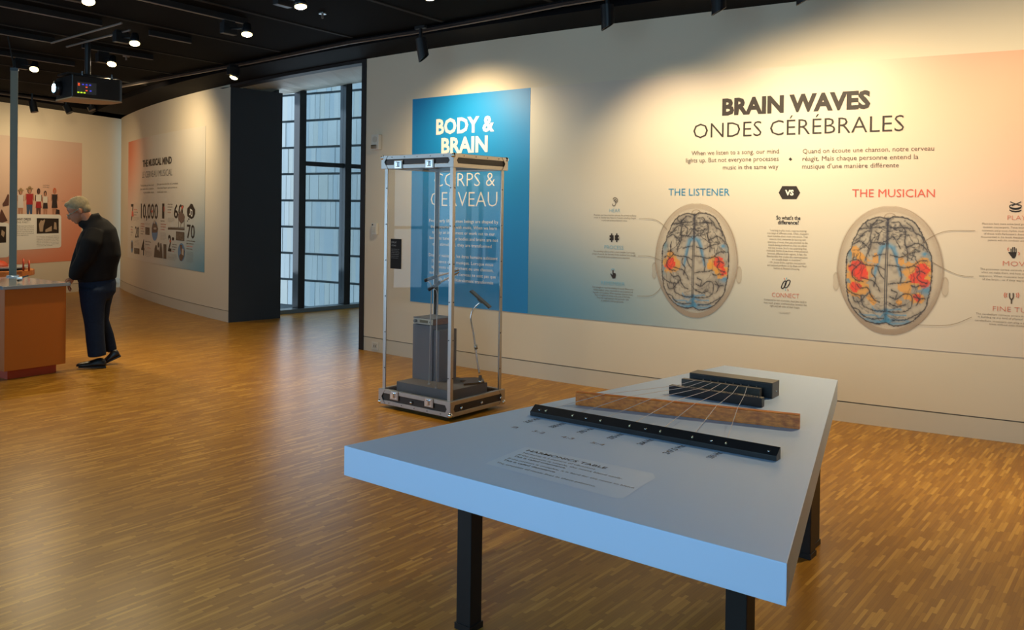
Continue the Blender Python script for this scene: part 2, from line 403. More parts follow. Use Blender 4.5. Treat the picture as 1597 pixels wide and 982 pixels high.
# floor
fl = [(-9.7, -1.1), (7.2, -1.1), (7.2, 4.35)] + [(p.x, p.y) for p in arcpts(S_A1, S_A0 + 0.0, -0.1)] + [tuple((JB + NRM * 7)[:2]), tuple((W0 + WD * 7)[:2]), tuple((W0 - WD * 0.8)[:2])] + [(p.x, p.y) for p in arcpts(S_C1, S_C0 - .3, -0.1)] + [(-9.7, 16.9)]
stru(MB().prism(fl, -0.12, 0.0).build('floor', M['floor']))
def arcwall(name, s0, s1, z0, z1, th, m, n=48, off0=0.0):
    mb = MB(); P = []
    for i in range(n + 1):
        s = s0 + (s1 - s0) * i / n
        P += [ARC.pos(s, z0, off0), ARC.pos(s, z1, off0), ARC.pos(s, z1, -th), ARC.pos(s, z0, -th)]
    Fc = []
    for i in range(n):
        a = 4 * i; b = a + 4
        for j in range(4): Fc.append((a + j, a + (j + 1) % 4, b + (j + 1) % 4, b + j))
    Fc += [(0, 1, 2, 3), (4 * n + 3, 4 * n + 2, 4 * n + 1, 4 * n)]
    mb.add(P, Fc); o = mb.build(name, m); return o
# wall with a recessed joint above the skirting
stru(arcwall('wall_right', S_A0, S_A1, 0.160, ZW, 0.18, M['wall']))
stru(arcwall('baseboard_right', S_A0, S_A1, 0.0, 0.150, 0.18, M['base']))
stru(arcwall('wall_left', S_C0, S_C1, 0.160, ZW, 0.18, M['wall'], 30))
stru(arcwall('baseboard_left', S_C0, S_C1, 0.0, 0.150, 0.18, M['base'], 30))
jr = stru(arcwall('trim_1', S_A0, S_A1, 0.149, 0.161, 0.16, M['joint'], off0=-0.008)); tag(jr, 'dark recessed joint line above the skirting of the long curved wall')
jl = stru(arcwall('trim_2', S_C0, S_C1, 0.149, 0.161, 0.16, M['joint'], 30, off0=-0.008)); tag(jl, 'dark recessed joint line above the skirting left of the opening')
def slab(name, a, b, z0, z1, th, m, side=1):
    a = Vector(a); b = Vector(b); d = (b - a).normalized(); n = Vector((-d.y, d.x)) * th * side
    o = MB().prism([a, b, b + n, a + n], z0, z1).build(name, m); return stru(o)
slab('wall_back', WB0, (-7.66, 17.02), 0.160, ZW, 0.2, M['wall'])
slab('baseboard_back', WB0, (-7.66, 17.02), 0.0, 0.150, 0.2, M['base'])
stru(MB().prism([WALLB.pos(0, 0, -0.008), WALLB.pos(6.1, 0, -0.008), WALLB.pos(6.1, 0, -0.15), WALLB.pos(0, 0, -0.15)], 0.149, 0.161).build('trim_3', M['joint']))
# ---- opening: jamb panel, posts, header, passage walls
JT = Vector((0.73, -0.68, 0)) * 0.018
stru(MB().prism([JA + JT - NRM * .006, JC + JT, JC - JT * 6, JC - JT * 6 - NRM * .55, JA - NRM * .006 + NRM * .02, JA - NRM * .006], 0, 3.262).build('wall_jamb', M['jamb']))
stru(MB().prism([ARC.pos(S_A0 - 0.0, 0, 0.012), ARC.pos(S_A0 - 0.075, 0, 0.012), ARC.pos(S_A0 - 0.075, 0, -0.2), ARC.pos(S_A0 - 0.0, 0, -0.2)], 0, ZW).build('trim_4', M['dark']))
stru(arcwall('trim_5', S_C1, S_A0 - 0.075, 3.262, ZW + 0.0, 0.12, M['dark'], 12, off0=0.012))
a, b = JB + NRM * 0.2, JB + NRM * 7
slab('wall_passage', (a.x, a.y), (b.x, b.y), 0, 4.0, 0.15, M['wall'], -1)
a = W0 + WD * 7; b2 = JB + NRM * 7
slab('wall_passage_end', (b2.x, b2.y), (a.x, a.y), 0, 4.0, 0.15, M['wall'], -1)
a = JC; b2 = W0 - WD * 1.6
stru(MB().prism([(JC + Vector((-.12, .12, 0))).xy, (JC + Vector((-.12, .12, 0)) + NRM * .05).xy, (W0 - WD * .55 - WN * .12).xy, (W0 - WD * .62 - WN * .12).xy], 0, 3.4).build('wall_passage_corner', M['jamb']))
# soffit: ruled surface rising from the header to the window head
def wtop(k): return 3.307 + 0.245 * k          # window head height along the glazing
PA = []
nS = 12
for i in range(nS + 1):
    t = i / nS; q = JA.lerp(JB, t); PA.append((q.x, q.y, 3.262)); k = -1.6 + 8.6 * t; e = W0 + WD * k - WN * 0.1
    PA.append((e.x, e.y, max(3.262, 3.307 + 0.24 * max(k, -0.15))))
mb = MB(); mb.add(PA, [(2 * i, 2 * i + 1, 2 * i + 3, 2 * i + 2) for i in range(nS)])
mb.add([(p[0], p[1], p[2] + 0.15) for p in PA], [(2 * i, 2 * i + 2, 2 * i + 3, 2 * i + 1) for i in range(nS)])
# the surface actually seen runs over the glazed bays by the opening
def soff(q, e0, e1): return q
SO = []
for i in range(9):
    t = i / 8
    q = JA.lerp(JB, t); e = W0 + WD * (-0.2 + 1.9 * t) - WN * 0.06
    SO.append((Vector((q.x, q.y, 3.262)), Vector((e.x, e.y, wtop(-0.2 + 1.9 * t)))))
mb = MB()
for k in range(2):
    z = 0.12 * k; P = []
    for a_, b_ in SO: P += [a_ + Vector((0, 0, z)), b_ + Vector((0, 0, z))]
    mb.add(P, [(2 * i, 2 * i + 1, 2 * i + 3, 2 * i + 2) for i in range(8)])
stru(mb.build('ceiling_passage', M['soffit']))
e = W0 + WD * 1.7 - WN * .06; f_ = W0 + WD * 7.0; g_ = JB + NRM * 7
stru(MB().add([(JB.x, JB.y, 3.262), (e.x, e.y, wtop(1.7)), (f_.x, f_.y, 3.9), (g_.x, g_.y, 3.9)], [(0, 1, 2, 3)]).build('ceiling_passage_end', M['soffit']))
e = W0 - WD * .2 - WN * .06; f_ = W0 - WD * 0.7
stru(MB().add([(JA.x, JA.y, 3.262), (e.x, e.y, wtop(-.2)), (f_.x, f_.y, 3.258), (JA.x - .2, JA.y + .1, 3.262)], [(0, 1, 2, 3)]).build('ceiling_passage_corner', M['dark']))
# glazing of the passage
wn = tag(empty('window_1', 'tall blue grey framed glazing seen through the dark opening', None, kind='structure'), None)
def alongw(k, off=0.0): return W0 + WD * k + WN * off
def wbox(k0, k1, z0, z1, d0, d1):
    P = [alongw(k0, d0), alongw(k1, d0), alongw(k1, d1), alongw(k0, d1)]
    return MB().hexa([Vector((p.x, p.y, z0)) for p in P] + [Vector((p.x, p.y, z1)) for p in P])
def kpix(x, y=488.0): return (onz(x, 489 - (x - 437.8) * 0.09).xy - W0.xy).dot(WD.xy)
PL = Plane((W0.x, W0.y), ((W0 + WD).x, (W0 + WD).y), -1)
k1a, k1b = PL.hit(459.5, 470)[0], PL.hit(474, 470)[0]
k2a, k2b = PL.hit(531, 470)[0], PL.hit(545, 470)[0]
step = (k2a + k2b) / 2 - (k1a + k1b) / 2
zt_ = 2.29
for i in range(0, 5):
    c0 = (k1a + k1b) / 2 + step * i
    wbox(c0 - 0.06, c0 + 0.06, 0.0, wtop(c0) + 0.02, -0.10, 0.05).build('mullion', M['mullion'], wn)
    if i < 4:
        wbox(c0 + 0.06, c0 + step - 0.06, zt_ - 0.035, zt_ + 0.035, -0.07, 0.02).build('transom', M['mullion'], wn)
        wbox(c0 + 0.06, c0 + step - 0.06, 0.06, zt_ - 0.035, -0.03, -0.018).build('pane', M['wglass'], wn)
        P = [alongw(c0 + .06, -.03), alongw(c0 + step - .06, -.03), alongw(c0 + step - .06, -.018), alongw(c0 + .06, -.018)]
        zz = [wtop(c0 + .06), wtop(c0 + step - .06)] ; zz = [zz[0], zz[1], zz[1], zz[0]]
        MB().hexa([Vector((p.x, p.y, zt_ + .035)) for p in P] + [Vector((p.x, p.y, z)) for p, z in zip(P, zz)]).build('pane', M['wglass'], wn)
wbox(-0.6, 6.5, 0.0, 0.06, -0.12, 0.09).build('sill', mat('grey_sill', (0.16, 0.2, 0.23), 0.35), wn)
# ---- tiled facade across the lane
FN = Vector((0.514, 0.857)); FD = Vector((0.857, -0.514)); F0 = Vector((atY(500, 323, 18.5).x, 18.5))
FAC = Plane(F0, F0 + FD, -1)
tile_m = [mat('glazed_tile_' + n_, c, 0.35, noise=0.05, scale=2) for n_, c in (('grey', (0.42, 0.46, 0.46)), ('pale', (0.47, 0.50, 0.49)), ('blue', (0.39, 0.45, 0.47)), ('warm', (0.46, 0.48, 0.45)), ('mid', (0.43, 0.47, 0.47)))]
fac = tag(empty('facade', 'building facade clad in pale grey glazed tiles outside the window', 'building'), None)
z_a = FAC.hit(500, 143)[1]; z_b = FAC.hit(500, 185)[1]; RH = abs(z_a - z_b); TW = abs(FAC.hit(507.4, 323)[0] - FAC.hit(500, 323)[0])
back = MB(); P = [FAC.pos(-7, 0, -0.05), FAC.pos(7, 0, -0.05), FAC.pos(7, 0, -0.3), FAC.pos(-7, 0, -0.3)]
back.prism(P, -4, 9).build('backing_wall', mat('tile_joint', (0.05, 0.07, 0.08), 0.8), fac)
tm = {}
cnt = 0; rest = [MB() for _ in tile_m]
u_l, u_r = FAC.hit(438, 323)[0], FAC.hit(562, 323)[0]
for r_ in range(-8, 12):
    z0 = z_a + RH * r_ ; shift = (r_ * 0.37 % 1) * TW
    for c_ in range(-40, 50):
        u0 = c_ * TW + shift; k_ = RNG.integers(0, len(tile_m)); d_ = RNG.uniform(-0.01, 0.012)
        vis = u_l - 0.3 < u0 < u_r + 0.15 and -2.4 < z0 < 4.6
        P = [FAC.pos(u0, 0, -0.04), FAC.pos(u0 + TW - 0.005, 0, -0.04), FAC.pos(u0 + TW - 0.005, 0, 0.0 + d_), FAC.pos(u0, 0, 0.0 + d_)]
        if vis and cnt < 300:
            m_ = MB().prism(P, z0, z0 + RH - 0.05); o = m_.build('tile', tile_m[k_], fac); cnt += 1
        elif -5.9 < u0 < 5.9: rest[k_].prism(P, z0, z0 + RH - 0.05)
for k_, m_ in enumerate(rest):
    if m_.v: tag(m_.build('distant_tiles', tile_m[k_], fac), kind='stuff')
# lane paving outside
PV = [tuple((W0 + WD * -3 - WN * .13).xy), tuple((W0 + WD * 9 - WN * .13).xy), tuple((W0 + WD * 9 - WN * 9).xy), tuple((W0 + WD * -3 - WN * 9).xy)]
stru(MB().prism(PV, -4.1, -4.0).build('ground_lane', M['paving']))
# ---- room behind the viewer
slab('wall_front', (-9.6, -1.0), (7.2, -1.0), 0, 1.10, 0.15, M['wall'], -1)
slab('wall_front_upper', (-9.6, -1.0), (7.2, -1.0), 3.22, 3.5, 0.15, M['wall'], -1)
slab('wall_front_pier', (-.2, -1.0), (7.2, -1.0), 1.10, 3.22, 0.15, M['wall'], -1)
slab('wall_front_corner', (-9.6, -1.0), (-3.8, -1.0), 1.10, 3.22, 0.15, M['wall'], -1)
slab('wall_side', (7.05, -1.0), (7.05, 4.6), 0, 3.5, 0.15, M['wall'], -1)
slab('wall_window_side', (-9.6, 11.2), (-9.6, 8.1), 0, 3.5, 0.15, M['wall'], -1)
slab('wall_window_base', (-9.6, 8.1), (-9.6, -1.0), 0, 0.18, 0.15, M['wall'], -1)
slab('wall_window_upper', (-9.6, 8.1), (-9.6, -1.0), 2.5, 3.5, 0.15, M['wall'], -1)
w2 = tag(empty('window_2', 'row of tall windows left of the viewer', None, kind='structure'), None)
for y in (-.9, 0.0, 1.6, 3.2, 4.6, 5.45, 6.05, 8.05): MB().box((-9.36, y, 1.34), (0.05, 0.10, 2.32)).build('mullion', M['mullion'], w2)
MB().box((-9.37, 3.55, 1.28), (0.03, 9.0, 0.05)).build('transom', M['mullion'], w2)
w3 = tag(empty('window_3', 'wide window behind the viewer', None, kind='structure'), None)
for x in (-3.76, -2.6, -1.4, -.24): MB().box((x, -.80, 2.16), (0.06, 0.05, 2.12)).build('mullion', M['mullion'], w3)

# ---- ceiling: long black panels with grey joints
U = Vector((0.5592, 0.8290)); NN = Vector((U.y, -U.x))
def ceil_t(n, off=0.05):
    """distance along U at which the line n = const meets the curved wall"""
    o_ = NN * n; d = o_ - ARC.C; b_ = d.dot(U); c_ = d.dot(d) - (ARC.R + off) ** 2; D = b_ * b_ - c_
    return -b_ - math.sqrt(D) if D > 0 else 12.0
cl = tag(empty('ceiling', 'black ceiling of long panels with fine grey joints', None, kind='structure'), None)
joints = [-6.37 - 1.28 * i for i in range(-12, 9)]; joints.sort()
def tcap(n):
    t = ceil_t(n)
    # back wall side
    A_ = Vector(WB0); D_ = (Vector(WB1) - A_).normalized()
    o_ = NN * n; den = U.x * D_.y - U.y * D_.x
    tt = ((A_ - o_).x * D_.y - (A_ - o_).y * D_.x) / den
    return min(t, tt + 0.1) if tt > 4 else min(t, 11.0)
for i in range(len(joints) - 1):
    n0, n1 = joints[i] + 0.012, joints[i + 1] - 0.012
    k = 6; top = [NN * (n0 + (n1 - n0) * j / k) + U * tcap(n0 + (n1 - n0) * j / k) for j in range(k + 1)]
    t0 = -7
    pts = [NN * n0 + U * t0] + [p for p in top] + [NN * n1 + U * t0]
    MB().prism(pts, ZC, ZC + 0.03).build('ceiling_panel', M['ceil'], cl)
    q = joints[i]; te = min(tcap(q) - 0.62, ceil_t(q) - 0.62)
    if te > -8:
        MB().prism([NN * (q - .022) + U * -7, NN * (q - .022) + U * te, NN * (q + .022) + U * te, NN * (q + .022) + U * -7], ZC - 0.008, ZC + 0.02).build('panel_joint', M['seam'], cl)
MB().prism([(-10, -1.4), (8, -1.4), (8, 4.4), (2, 7.2), (-1.7, 9.9), (-4.2, 12.0), (-8, 17.5), (-10, 17)], ZC + 0.05, ZC + 0.1).build('ceiling_slab', M['ceil'], cl)
# black border strip between the wall head and the edge track
bd = MB(); P = []
n_ = 70
for i in range(n_ + 1):
    s = S_C0 - .2 + (S_A1 - S_C0 + .2) * i / n_; P += [ARC.pos(s, ZW, -0.2), ARC.pos(s, ZW, 0.57), ARC.pos(s, ZW + 0.10, 0.57), ARC.pos(s, ZW + 0.10, -0.2)]
Fc = []
for i in range(n_):
    for j in range(4): Fc.append((4 * i + j, 4 * i + (j + 1) % 4, 4 * i + 4 + (j + 1) % 4, 4 * i + 4 + j))
stru(bd.add(P, Fc).build('trim_6', M['border']))
stru(MB().prism([WALLB.pos(-1.8, 0, -.1), WALLB.pos(6.3, 0, -.1), WALLB.pos(6.3, 0, 0.62), WALLB.pos(-1.8, 0, 0.62)], ZW, ZW + 0.1).build('trim_7', M['border']))

# ================================================================== TABLE
ZT = 0.76
A_ = onz(536.7, 694.7, ZT); B_ = onz(1227.4, 878.5, ZT); C_ = onz(1306.6, 592, ZT); D_ = onz(1130.3, 569.4, ZT)
TB = Top((A_.x, A_.y), ((B_ - A_).x, (B_ - A_).y), ZT)
table = empty('exhibit_table', 'pale blue-grey tapering table with a thick top and black steel legs in the foreground', 'table')
MB().prism([A_, B_, C_, D_], ZT - 0.105, ZT).build('tabletop', M['table'], table, bevel=0.002)
for p in (onz(731, 978), onz(1256, 866), TB.pos(1.27, 0.50, 0), TB.pos(0.93, 2.15, 0)):
    x = Vector((TB.ex.x, TB.ex.y, 0)); y = Vector((TB.ey.x, TB.ey.y, 0)); c = Vector((p.x, p.y, 0))
    lg = MB().box(c + Vector((0, 0, 0.330)), (0.07, 0.07, 0.65), (x, y, Vector((0, 0, 1)))).build('leg', M['leg'], table, bevel=0.004)
    MB().box(c + Vector((0, 0, 0.012)), (0.078, 0.078, 0.024), (x, y, Vector((0, 0, 1)))).build('foot', M['leg'], lg)
def tp(u, v, h=0.0): return TB.pos(u, v, h)
# front pin rail, chamfered black section
def rail(u0, v0, u1, v1, prof, name, material, bevel=0.0):
    d = Vector((u1 - u0, v1 - v0)).normalized(); n = Vector((-d.y, d.x)); V = []
    for (u, v) in ((u0, v0), (u1, v1)):
        for (q, h) in prof: V.append(tp(u + n.x * q, v + n.y * q, h + 0.0005))
    k = len(prof)
    mb = MB().add(V, [tuple(range(k))[::-1], tuple(range(k, 2 * k))] + [(i, (i + 1) % k, k + (i + 1) % k, k + i) for i in range(k)])
    return mb.build(name, material, table, bevel=bevel)
pr = rail(0.231, 0.794, 1.257, 0.820, [(0, 0), (0.040, 0), (0.040, 0.040), (0.034, 0.042), (0.0, 0.018)], 'pin_rail', M['blackwood'], 0.001)
sl = lambda q: 0.018 + 0.024 * q / 0.034
pinx = [0.300 + 0.1285 * i for i in range(7)]
def rv(u): return 0.794 + (u - 0.231) * 0.0253
for u in pinx:
    c = tp(u, rv(u) + 0.011, sl(0.011)); MB().ball(c + Vector((0, 0, 0.003)), 0.0042, 8, 6).build('pin', M['brass'], pr, True)
for u in (0.268, 0.490, 0.752, 1.015, 1.225):
    c = tp(u, rv(u) + 0.014, sl(0.014)); MB().ball(c, (0.006, 0.006, 0.003), 10, 6).build('screw', M['chrome'], pr, True)
# wooden bridge
wb = rail(0.265, 1.078, 1.164, 1.307, [(0, 0), (0.022, 0), (0.022, 0.058), (0.003, 0.055), (0, 0.052)], 'wooden_bridge', M['oakbar'], 0.001)
def wv(u): return 1.078 + (u - 0.265) * 0.2547
# slotted rail (nearest of the black blocks)
sr = rail(0.466, 1.555, 0.905, 1.572, [(0, 0), (0.034, 0), (0.034, 0.041), (0, 0.041)], 'slotted_rail', M['blackwood'], 0.0015)
def sv(u): return 1.555 + (u - 0.466) * 0.039
for i in range(4):
    u = 0.535 + 0.098 * i
    MB().hexa([tp(u, sv(u) + .012, .040), tp(u + .062, sv(u) + .012, .040), tp(u + .062, sv(u) + .022, .040), tp(u, sv(u) + .022, .040)] + [tp(u, sv(u) + .012, .0425), tp(u + .062, sv(u) + .012, .0425), tp(u + .062, sv(u) + .022, .0425), tp(u, sv(u) + .022, .0425)]).build('slot', M['leg'], sr)
    for j in range(5): MB().ball(tp(u + 0.006 + j * 0.0125, sv(u) + .017, .0435), 0.0028, 6, 4).build('slot_pin', M['rail'], sr)
MB().hexa([tp(.8995, 1.58, .001), tp(.906, 1.58, .001), tp(.906, 1.585, .001), tp(.8995, 1.585, .001), tp(.8995, 1.58, .017), tp(.906, 1.58, .017), tp(.906, 1.585, .017), tp(.8995, 1.585, .017)]).build('end_notch', M['dgrey'], sr)
# damper rail with worn top and the back housing
dr = rail(0.462, 1.690, 0.842, 1.705, [(0, 0), (0.03, 0), (0.03, 0.052), (0, 0.052)], 'damper_rail', mat('worn_black_wood', (0.05, 0.045, 0.04), 0.3, noise=0.6, scale=60), 0.001)
hs = rail(0.468, 1.762, 0.873, 1.778, [(0, 0), (0.095, 0), (0.095, 0.072), (0, 0.072)], 'string_housing', mat('satin_black_lid', (0.045, 0.038, 0.032), 0.33), 0.0015)
MB().hexa([tp(.475, 1.759, .003), tp(.868, 1.7755, .003), tp(.868, 1.777, .003), tp(.475, 1.762, .003), tp(.475, 1.759, .066), tp(.868, 1.7755, .066), tp(.868, 1.777, .066), tp(.475, 1.762, .066)]).build('front_panel', M['leg'], hs)
MB().ball(tp(0.4855, 1.757, 0.014), 0.003, 8, 5).build('screw', M['chrome'], hs); MB().ball(tp(0.8745, 1.82, 0.03), 0.003, 8, 5).build('screw', M['chrome'], hs)
for i in range(8): MB().ball(tp(0.545 + 0.037 * i, 1.752 + .0015 * i, 0.050), 0.0035, 8, 5).build('tuning_pin', M['rail'], hs)
# strings: rail -> bridge -> slotted rail -> damper rail
for i, u in enumerate(pinx):
    ue = 0.498 + (0.825 - 0.498) * i / 6
    a_ = Vector((u, rv(u) + 0.011)); e_ = Vector((ue, sv(ue) + 0.005)); t = 0.5
    for _ in range(20): q = a_.lerp(e_, t); t += (wv(q.x) + 0.011 - q.y) / (e_.y - a_.y)
    q = a_.lerp(e_, t); g_ = a_.lerp(e_, 1.185)
    MB().tube([tp(a_.x, a_.y, sl(0.011) + .005), tp(q.x, q.y, 0.0575), tp(e_.x, e_.y, 0.0435), tp(g_.x, g_.y, 0.0535)], 0.0011, 6).build('string', M['string'], table)
# printed card and numbers on the table
card = MB(); cp = [(757, 723), (763, 719.5), (818, 697.5), (824, 697.5), (1018, 738), (1022, 745), (972, 777), (960, 777)]
card.add([TB.pos(*TB.hit(x, y), 0.0006) for x, y in cp], [tuple(range(8))])
card.build('card_film', mat('clear_vinyl_film', (0.58, 0.71, 0.92), 0.32), table)
def trow(u0, u1, v, cap, s, wt=0.0, slant=0.0): return (s, u0, u1, v, cap, wt)
def table_text(rows, name, material, ang=0.0):
    mb = MB()
    for (s, u0, u1, v, cap, wt) in rows:
        g, f = glyphs(s, wt); x0, x1 = g[:, 0].min(), g[:, 0].max(); kx = (u1 - u0) / (x1 - x0); ky = cap / CAPH
        mb.add([TB.pos(u0 + (a - x0) * kx, v + b * ky, 0.0012) for a, b in g], f)
    me = bpy.data.meshes.new(name); me.from_pydata(mb.v, [], mb.f); o = bpy.data.objects.new(name, me); COL.objects.link(o); me.materials.append(material); o.parent = table; o['kind'] = 'stuff'
table_text([trow(0.532, 0.857, 0.365, 0.019, 'HARMONICS TABLE', 0.012)], 'card_heading', M['txt2'])
def LW(s, cap):
    g, f = glyphs(s, 0); return (g[:, 0].max() - g[:, 0].min()) * cap / CAPH
cl_ = [('Harmony is a pattern of vibrations.', 0.838, 0.335, 0), ('If the pattern is simple, the notes blend easily.', 0.955, 0.306, 0), ('This is called consonance.', 0.790, 0.283, 1),
       ('If the pattern is complex, it is hard for the notes to blend.', 1.030, 0.250, 0), ('This is called dissonance.', 0.790, 0.225, 1), ('The emotion of music lives in these patterns.', 0.93, 0.187, 0)]
table_text([trow(0.540, u1 if not b_ else 0.755, v, 0.0125, s, 0.014 if b_ else 0.0) for s, u1, v, b_ in cl_], 'card_text', mat('card_print', (0.13, 0.10, 0.10), 0.5))
labs = [('220 Hz', 0.289, '2'), ('330 Hz', 0.412, '3:2'), ('293 Hz', 0.541, '4:3'), ('275 Hz', 0.672, '5:4'), ('264 Hz', 0.797, ''), ('247.5 Hz', 0.925, ''), ('233 Hz', 1.066, '')]
for s, u, r_ in labs:
    hw = 0.034 if len(s) < 8 else 0.052
    # labels read along the strings: built on a turned axis
    mb = MB(); g, f = glyphs(s, 0.008); x0, x1 = g[:, 0].min(), g[:, 0].max(); k_ = hw * 2.6 / (x1 - x0)
    P = [TB.pos(u + 0.008 - b * 0.024 / CAPH, rv(u) - 0.020 - hw * 2.6 + (a - x0) * k_, 0.0012) for a, b in g]
    mb.add(P, f); o = MB(); o.v, o.f = mb.v, mb.f
    me = bpy.data.meshes.new('note_number'); me.from_pydata(mb.v, [], mb.f); ob = bpy.data.objects.new('note_number', me); COL.objects.link(ob); ob['kind'] = 'stuff'; me.materials.append(mat('note_print', (0.045, 0.045, 0.07), 0.5) if s == '220 Hz' else bpy.data.materials['note_print']); ob.parent = table
if True:
    rr = [trow(u - 0.004 + (0 if len(r_) < 2 else -0.022), u + 0.03, rv(u) - 0.205, 0.022, r_, -0.004) for s, u, r_ in labs if r_]
    table_text(rr, 'ratio_number', mat('ratio_print', (0.24, 0.15, 0.13), 0.5))

# ================================================================== DISPLAY CASE
K = Vector((-0.447, 6.485)); ea = Vector((-0.788, 0.616)); eb = Vector((0.620, 0.785)); CA, CB = 0.779, 0.654
def cs(a, b, z): q = K + ea * a + eb * b; return Vector((q.x, q.y, z))
def cbox(a0, a1, b0, b1, z0, z1): return MB().hexa([cs(a0, b0, z0), cs(a1, b0, z0), cs(a1, b1, z0), cs(a0, b1, z0), cs(a0, b0, z1), cs(a1, b0, z1), cs(a1, b1, z1), cs(a0, b1, z1)])
case = empty('display_case', 'tall clear display case with aluminium flight-case base and lid', 'display case')
def tray(z0, z1, lid):
    fr = 0.032
    body = cbox(0.006, CA - 0.006, 0.006, CB - 0.006, z0 + 0.012, z1 - 0.012)
    if not lid:
        body = MB()
        for (a0, a1, b0, b1) in ((.006, .03, .006, CB - .006), (CA - .03, CA - .006, .006, CB - .006), (.03, CA - .03, .006, .03), (.03, CA - .03, CB - .03, CB - .006)): 
            body.hexa([cs(a0, b0, z0 + .012), cs(a1, b0, z0 + .012), cs(a1, b1, z0 + .012), cs(a0, b1, z0 + .012), cs(a0, b0, z1 - .012), cs(a1, b0, z1 - .012), cs(a1, b1, z1 - .012), cs(a0, b1, z1 - .012)])
        q = cbox(.03, CA - .03, .03, CB - .03, z0 + .012, z0 + .04); body.add(q.v, q.f)
    t = body.build('lid' if lid else 'base', M['ply'], case)
    for z in (z0, z1 - fr):
        for (a0, a1, b0, b1) in ((0, CA, 0, .03), (0, CA, CB - .03, CB), (0, .03, .03, CB - .03), (CA - .03, CA, .03, CB - .03)):
            cbox(a0, a1, b0, b1, z, z + fr).build('edge_trim', M['alu'], t, bevel=0.002)
    zm = (z0 + z1) / 2; h = (z1 - z0) / 2
    for (a, b, da, db) in ((0, 0, 1, 1), (CA, 0, -1, 1), (CA, CB, -1, -1), (0, CB, 1, -1)):
        zz = z1 if lid else z0; s_ = -1 if lid else 1
        MB().ball(cs(a + da * .008, b + db * .008, zz + s_ * .016), 0.021, 12, 8).build('ball_corner', M['chrome'], t, True)
        mb = MB()
        for (pa, pb) in ((1, 0), (0, 1)):        # folded corner plates on both faces
            def P(u, z): return cs(a + da * (u if pa else -0.003), b + db * (u if pb else -0.003), z)
            V = [P(0, z0 + .002), P(.075, z0 + .002), P(.048, z0 + .034), P(.034, zm), P(.048, z1 - .034), P(.075, z1 - .002), P(0, z1 - .002)]
            def Q(u, z): return cs(a + da * (u if pa else 0.002), b + db * (u if pb else 0.002), z)
            V2 = [Q(0, z0 + .002), Q(.075, z0 + .002), Q(.048, z0 + .034), Q(.034, zm), Q(.048, z1 - .034), Q(.075, z1 - .002), Q(0, z1 - .002)]
            mb.add(V + V2, [tuple(range(7)), tuple(range(7, 14))] + [(i, (i + 1) % 7, 7 + (i + 1) % 7, 7 + i) for i in range(7)])
        mb.build('corner_plate', M['alu'], t)
    return t
base = tray(0.030, 0.150, False); lid = tray(1.925, 2.032, True)
cbox(.10, CA - .10, .09, CB - .09, 0.0, 0.045).build('skid', M['leg'], case)
for (a, z, s_) in ((0.60, 0.115, -1), (0.22, 0.115, -1), (0.585, 1.955, 1), (0.245, 1.955, 1)):
    p = base if z < 1 else lid
    cbox(a - .048, a + .048, -.007, .002, z - .036, z + .036).build('latch_dish', M['alu'], p, bevel=.004)
    cbox(a - .034, a + .034, -.010, -.006, z - .026, z + .028).build('latch_recess', M['chrome'], p)
    cbox(a - .012, a + .012, -.024, -.008, z - .018, z + .022).build('latch_handle', M['chrome'], p, bevel=.004)
for (a, b) in ((0.41, -.004), (-.004, 0.12), (-.004, .36), (-.004, .60)):
    MB().ball(cs(a, b, 0.088), 0.012, 10, 6).build('rivet', M['chrome'], base, True)
for k_ in range(5): MB().ball(cs(0.1 + .14 * k_, -.001, 0.046), 0.004, 6, 4).build('rivet', M['leg'], base)
for k_ in range(4): MB().ball(cs(-.001, 0.12 + .14 * k_, 2.016), 0.004, 6, 4).build('rivet', M['leg'], lid)
for k_ in range(5): MB().ball(cs(0.1 + .14 * k_, -.001, 2.016), 0.004, 6, 4).build('rivet', M['leg'], lid)
# corner posts: L extrusions with small screws
for (a, b, da, db) in ((0.02, 0.02, 1, 1), (CA - .02, 0.02, -1, 1), (CA - .02, CB - .02, -1, -1), (0.02, CB - .02, 1, -1)):
    P = [(0, 0), (.031, 0), (.031, .006), (.006, .006), (.006, .031), (0, .031)]
    V = [cs(a + da * x, b + db * y, 0.145) for x, y in P] + [cs(a + da * x, b + db * y, 1.93) for x, y in P]
    po = MB().add(V, [tuple(range(6)), tuple(range(6, 12))] + [(i, (i + 1) % 6, 6 + (i + 1) % 6, 6 + i) for i in range(6)]).build('corner_post', M['alu'], case)
    for k_ in range(6):
        z = 0.32 + .29 * k_; MB().ball(cs(a + da * .022, b - db * .001, z), .005, 6, 4).build('screw', M['leg'], po); MB().ball(cs(a - da * .001, b + db * .022, z), .005, 6, 4).build('screw', M['leg'], po)
for (a0, a1, b0, b1) in ((.03, CA - .03, .028, .032), (.03, CA - .03, CB - .032, CB - .028), (.028, .032, .03, CB - .03), (CA - .032, CA - .028, .03, CB - .03)):
    cbox(a0, a1, b0, b1, 0.15, 1.925).build('clear_pane', M['glass'], case)
LF = Plane(cs(0, .026, 0).xy, cs(1, .026, 0).xy, 1)
if (LF.pos(0, 0, 1).xy - cs(0, -1, 0).xy).length < 1.02: LF = Plane(cs(0, .026, 0).xy, cs(1, .026, 0).xy, -1)
q0 = LF.hit(609.5, 372); q1 = LF.hit(625.5, 419.5)
lb = cbox(min(q0[0], q1[0]), max(q0[0], q1[0]), .024, .0275, q1[1], q0[1]).build('info_label', M['label'], case)
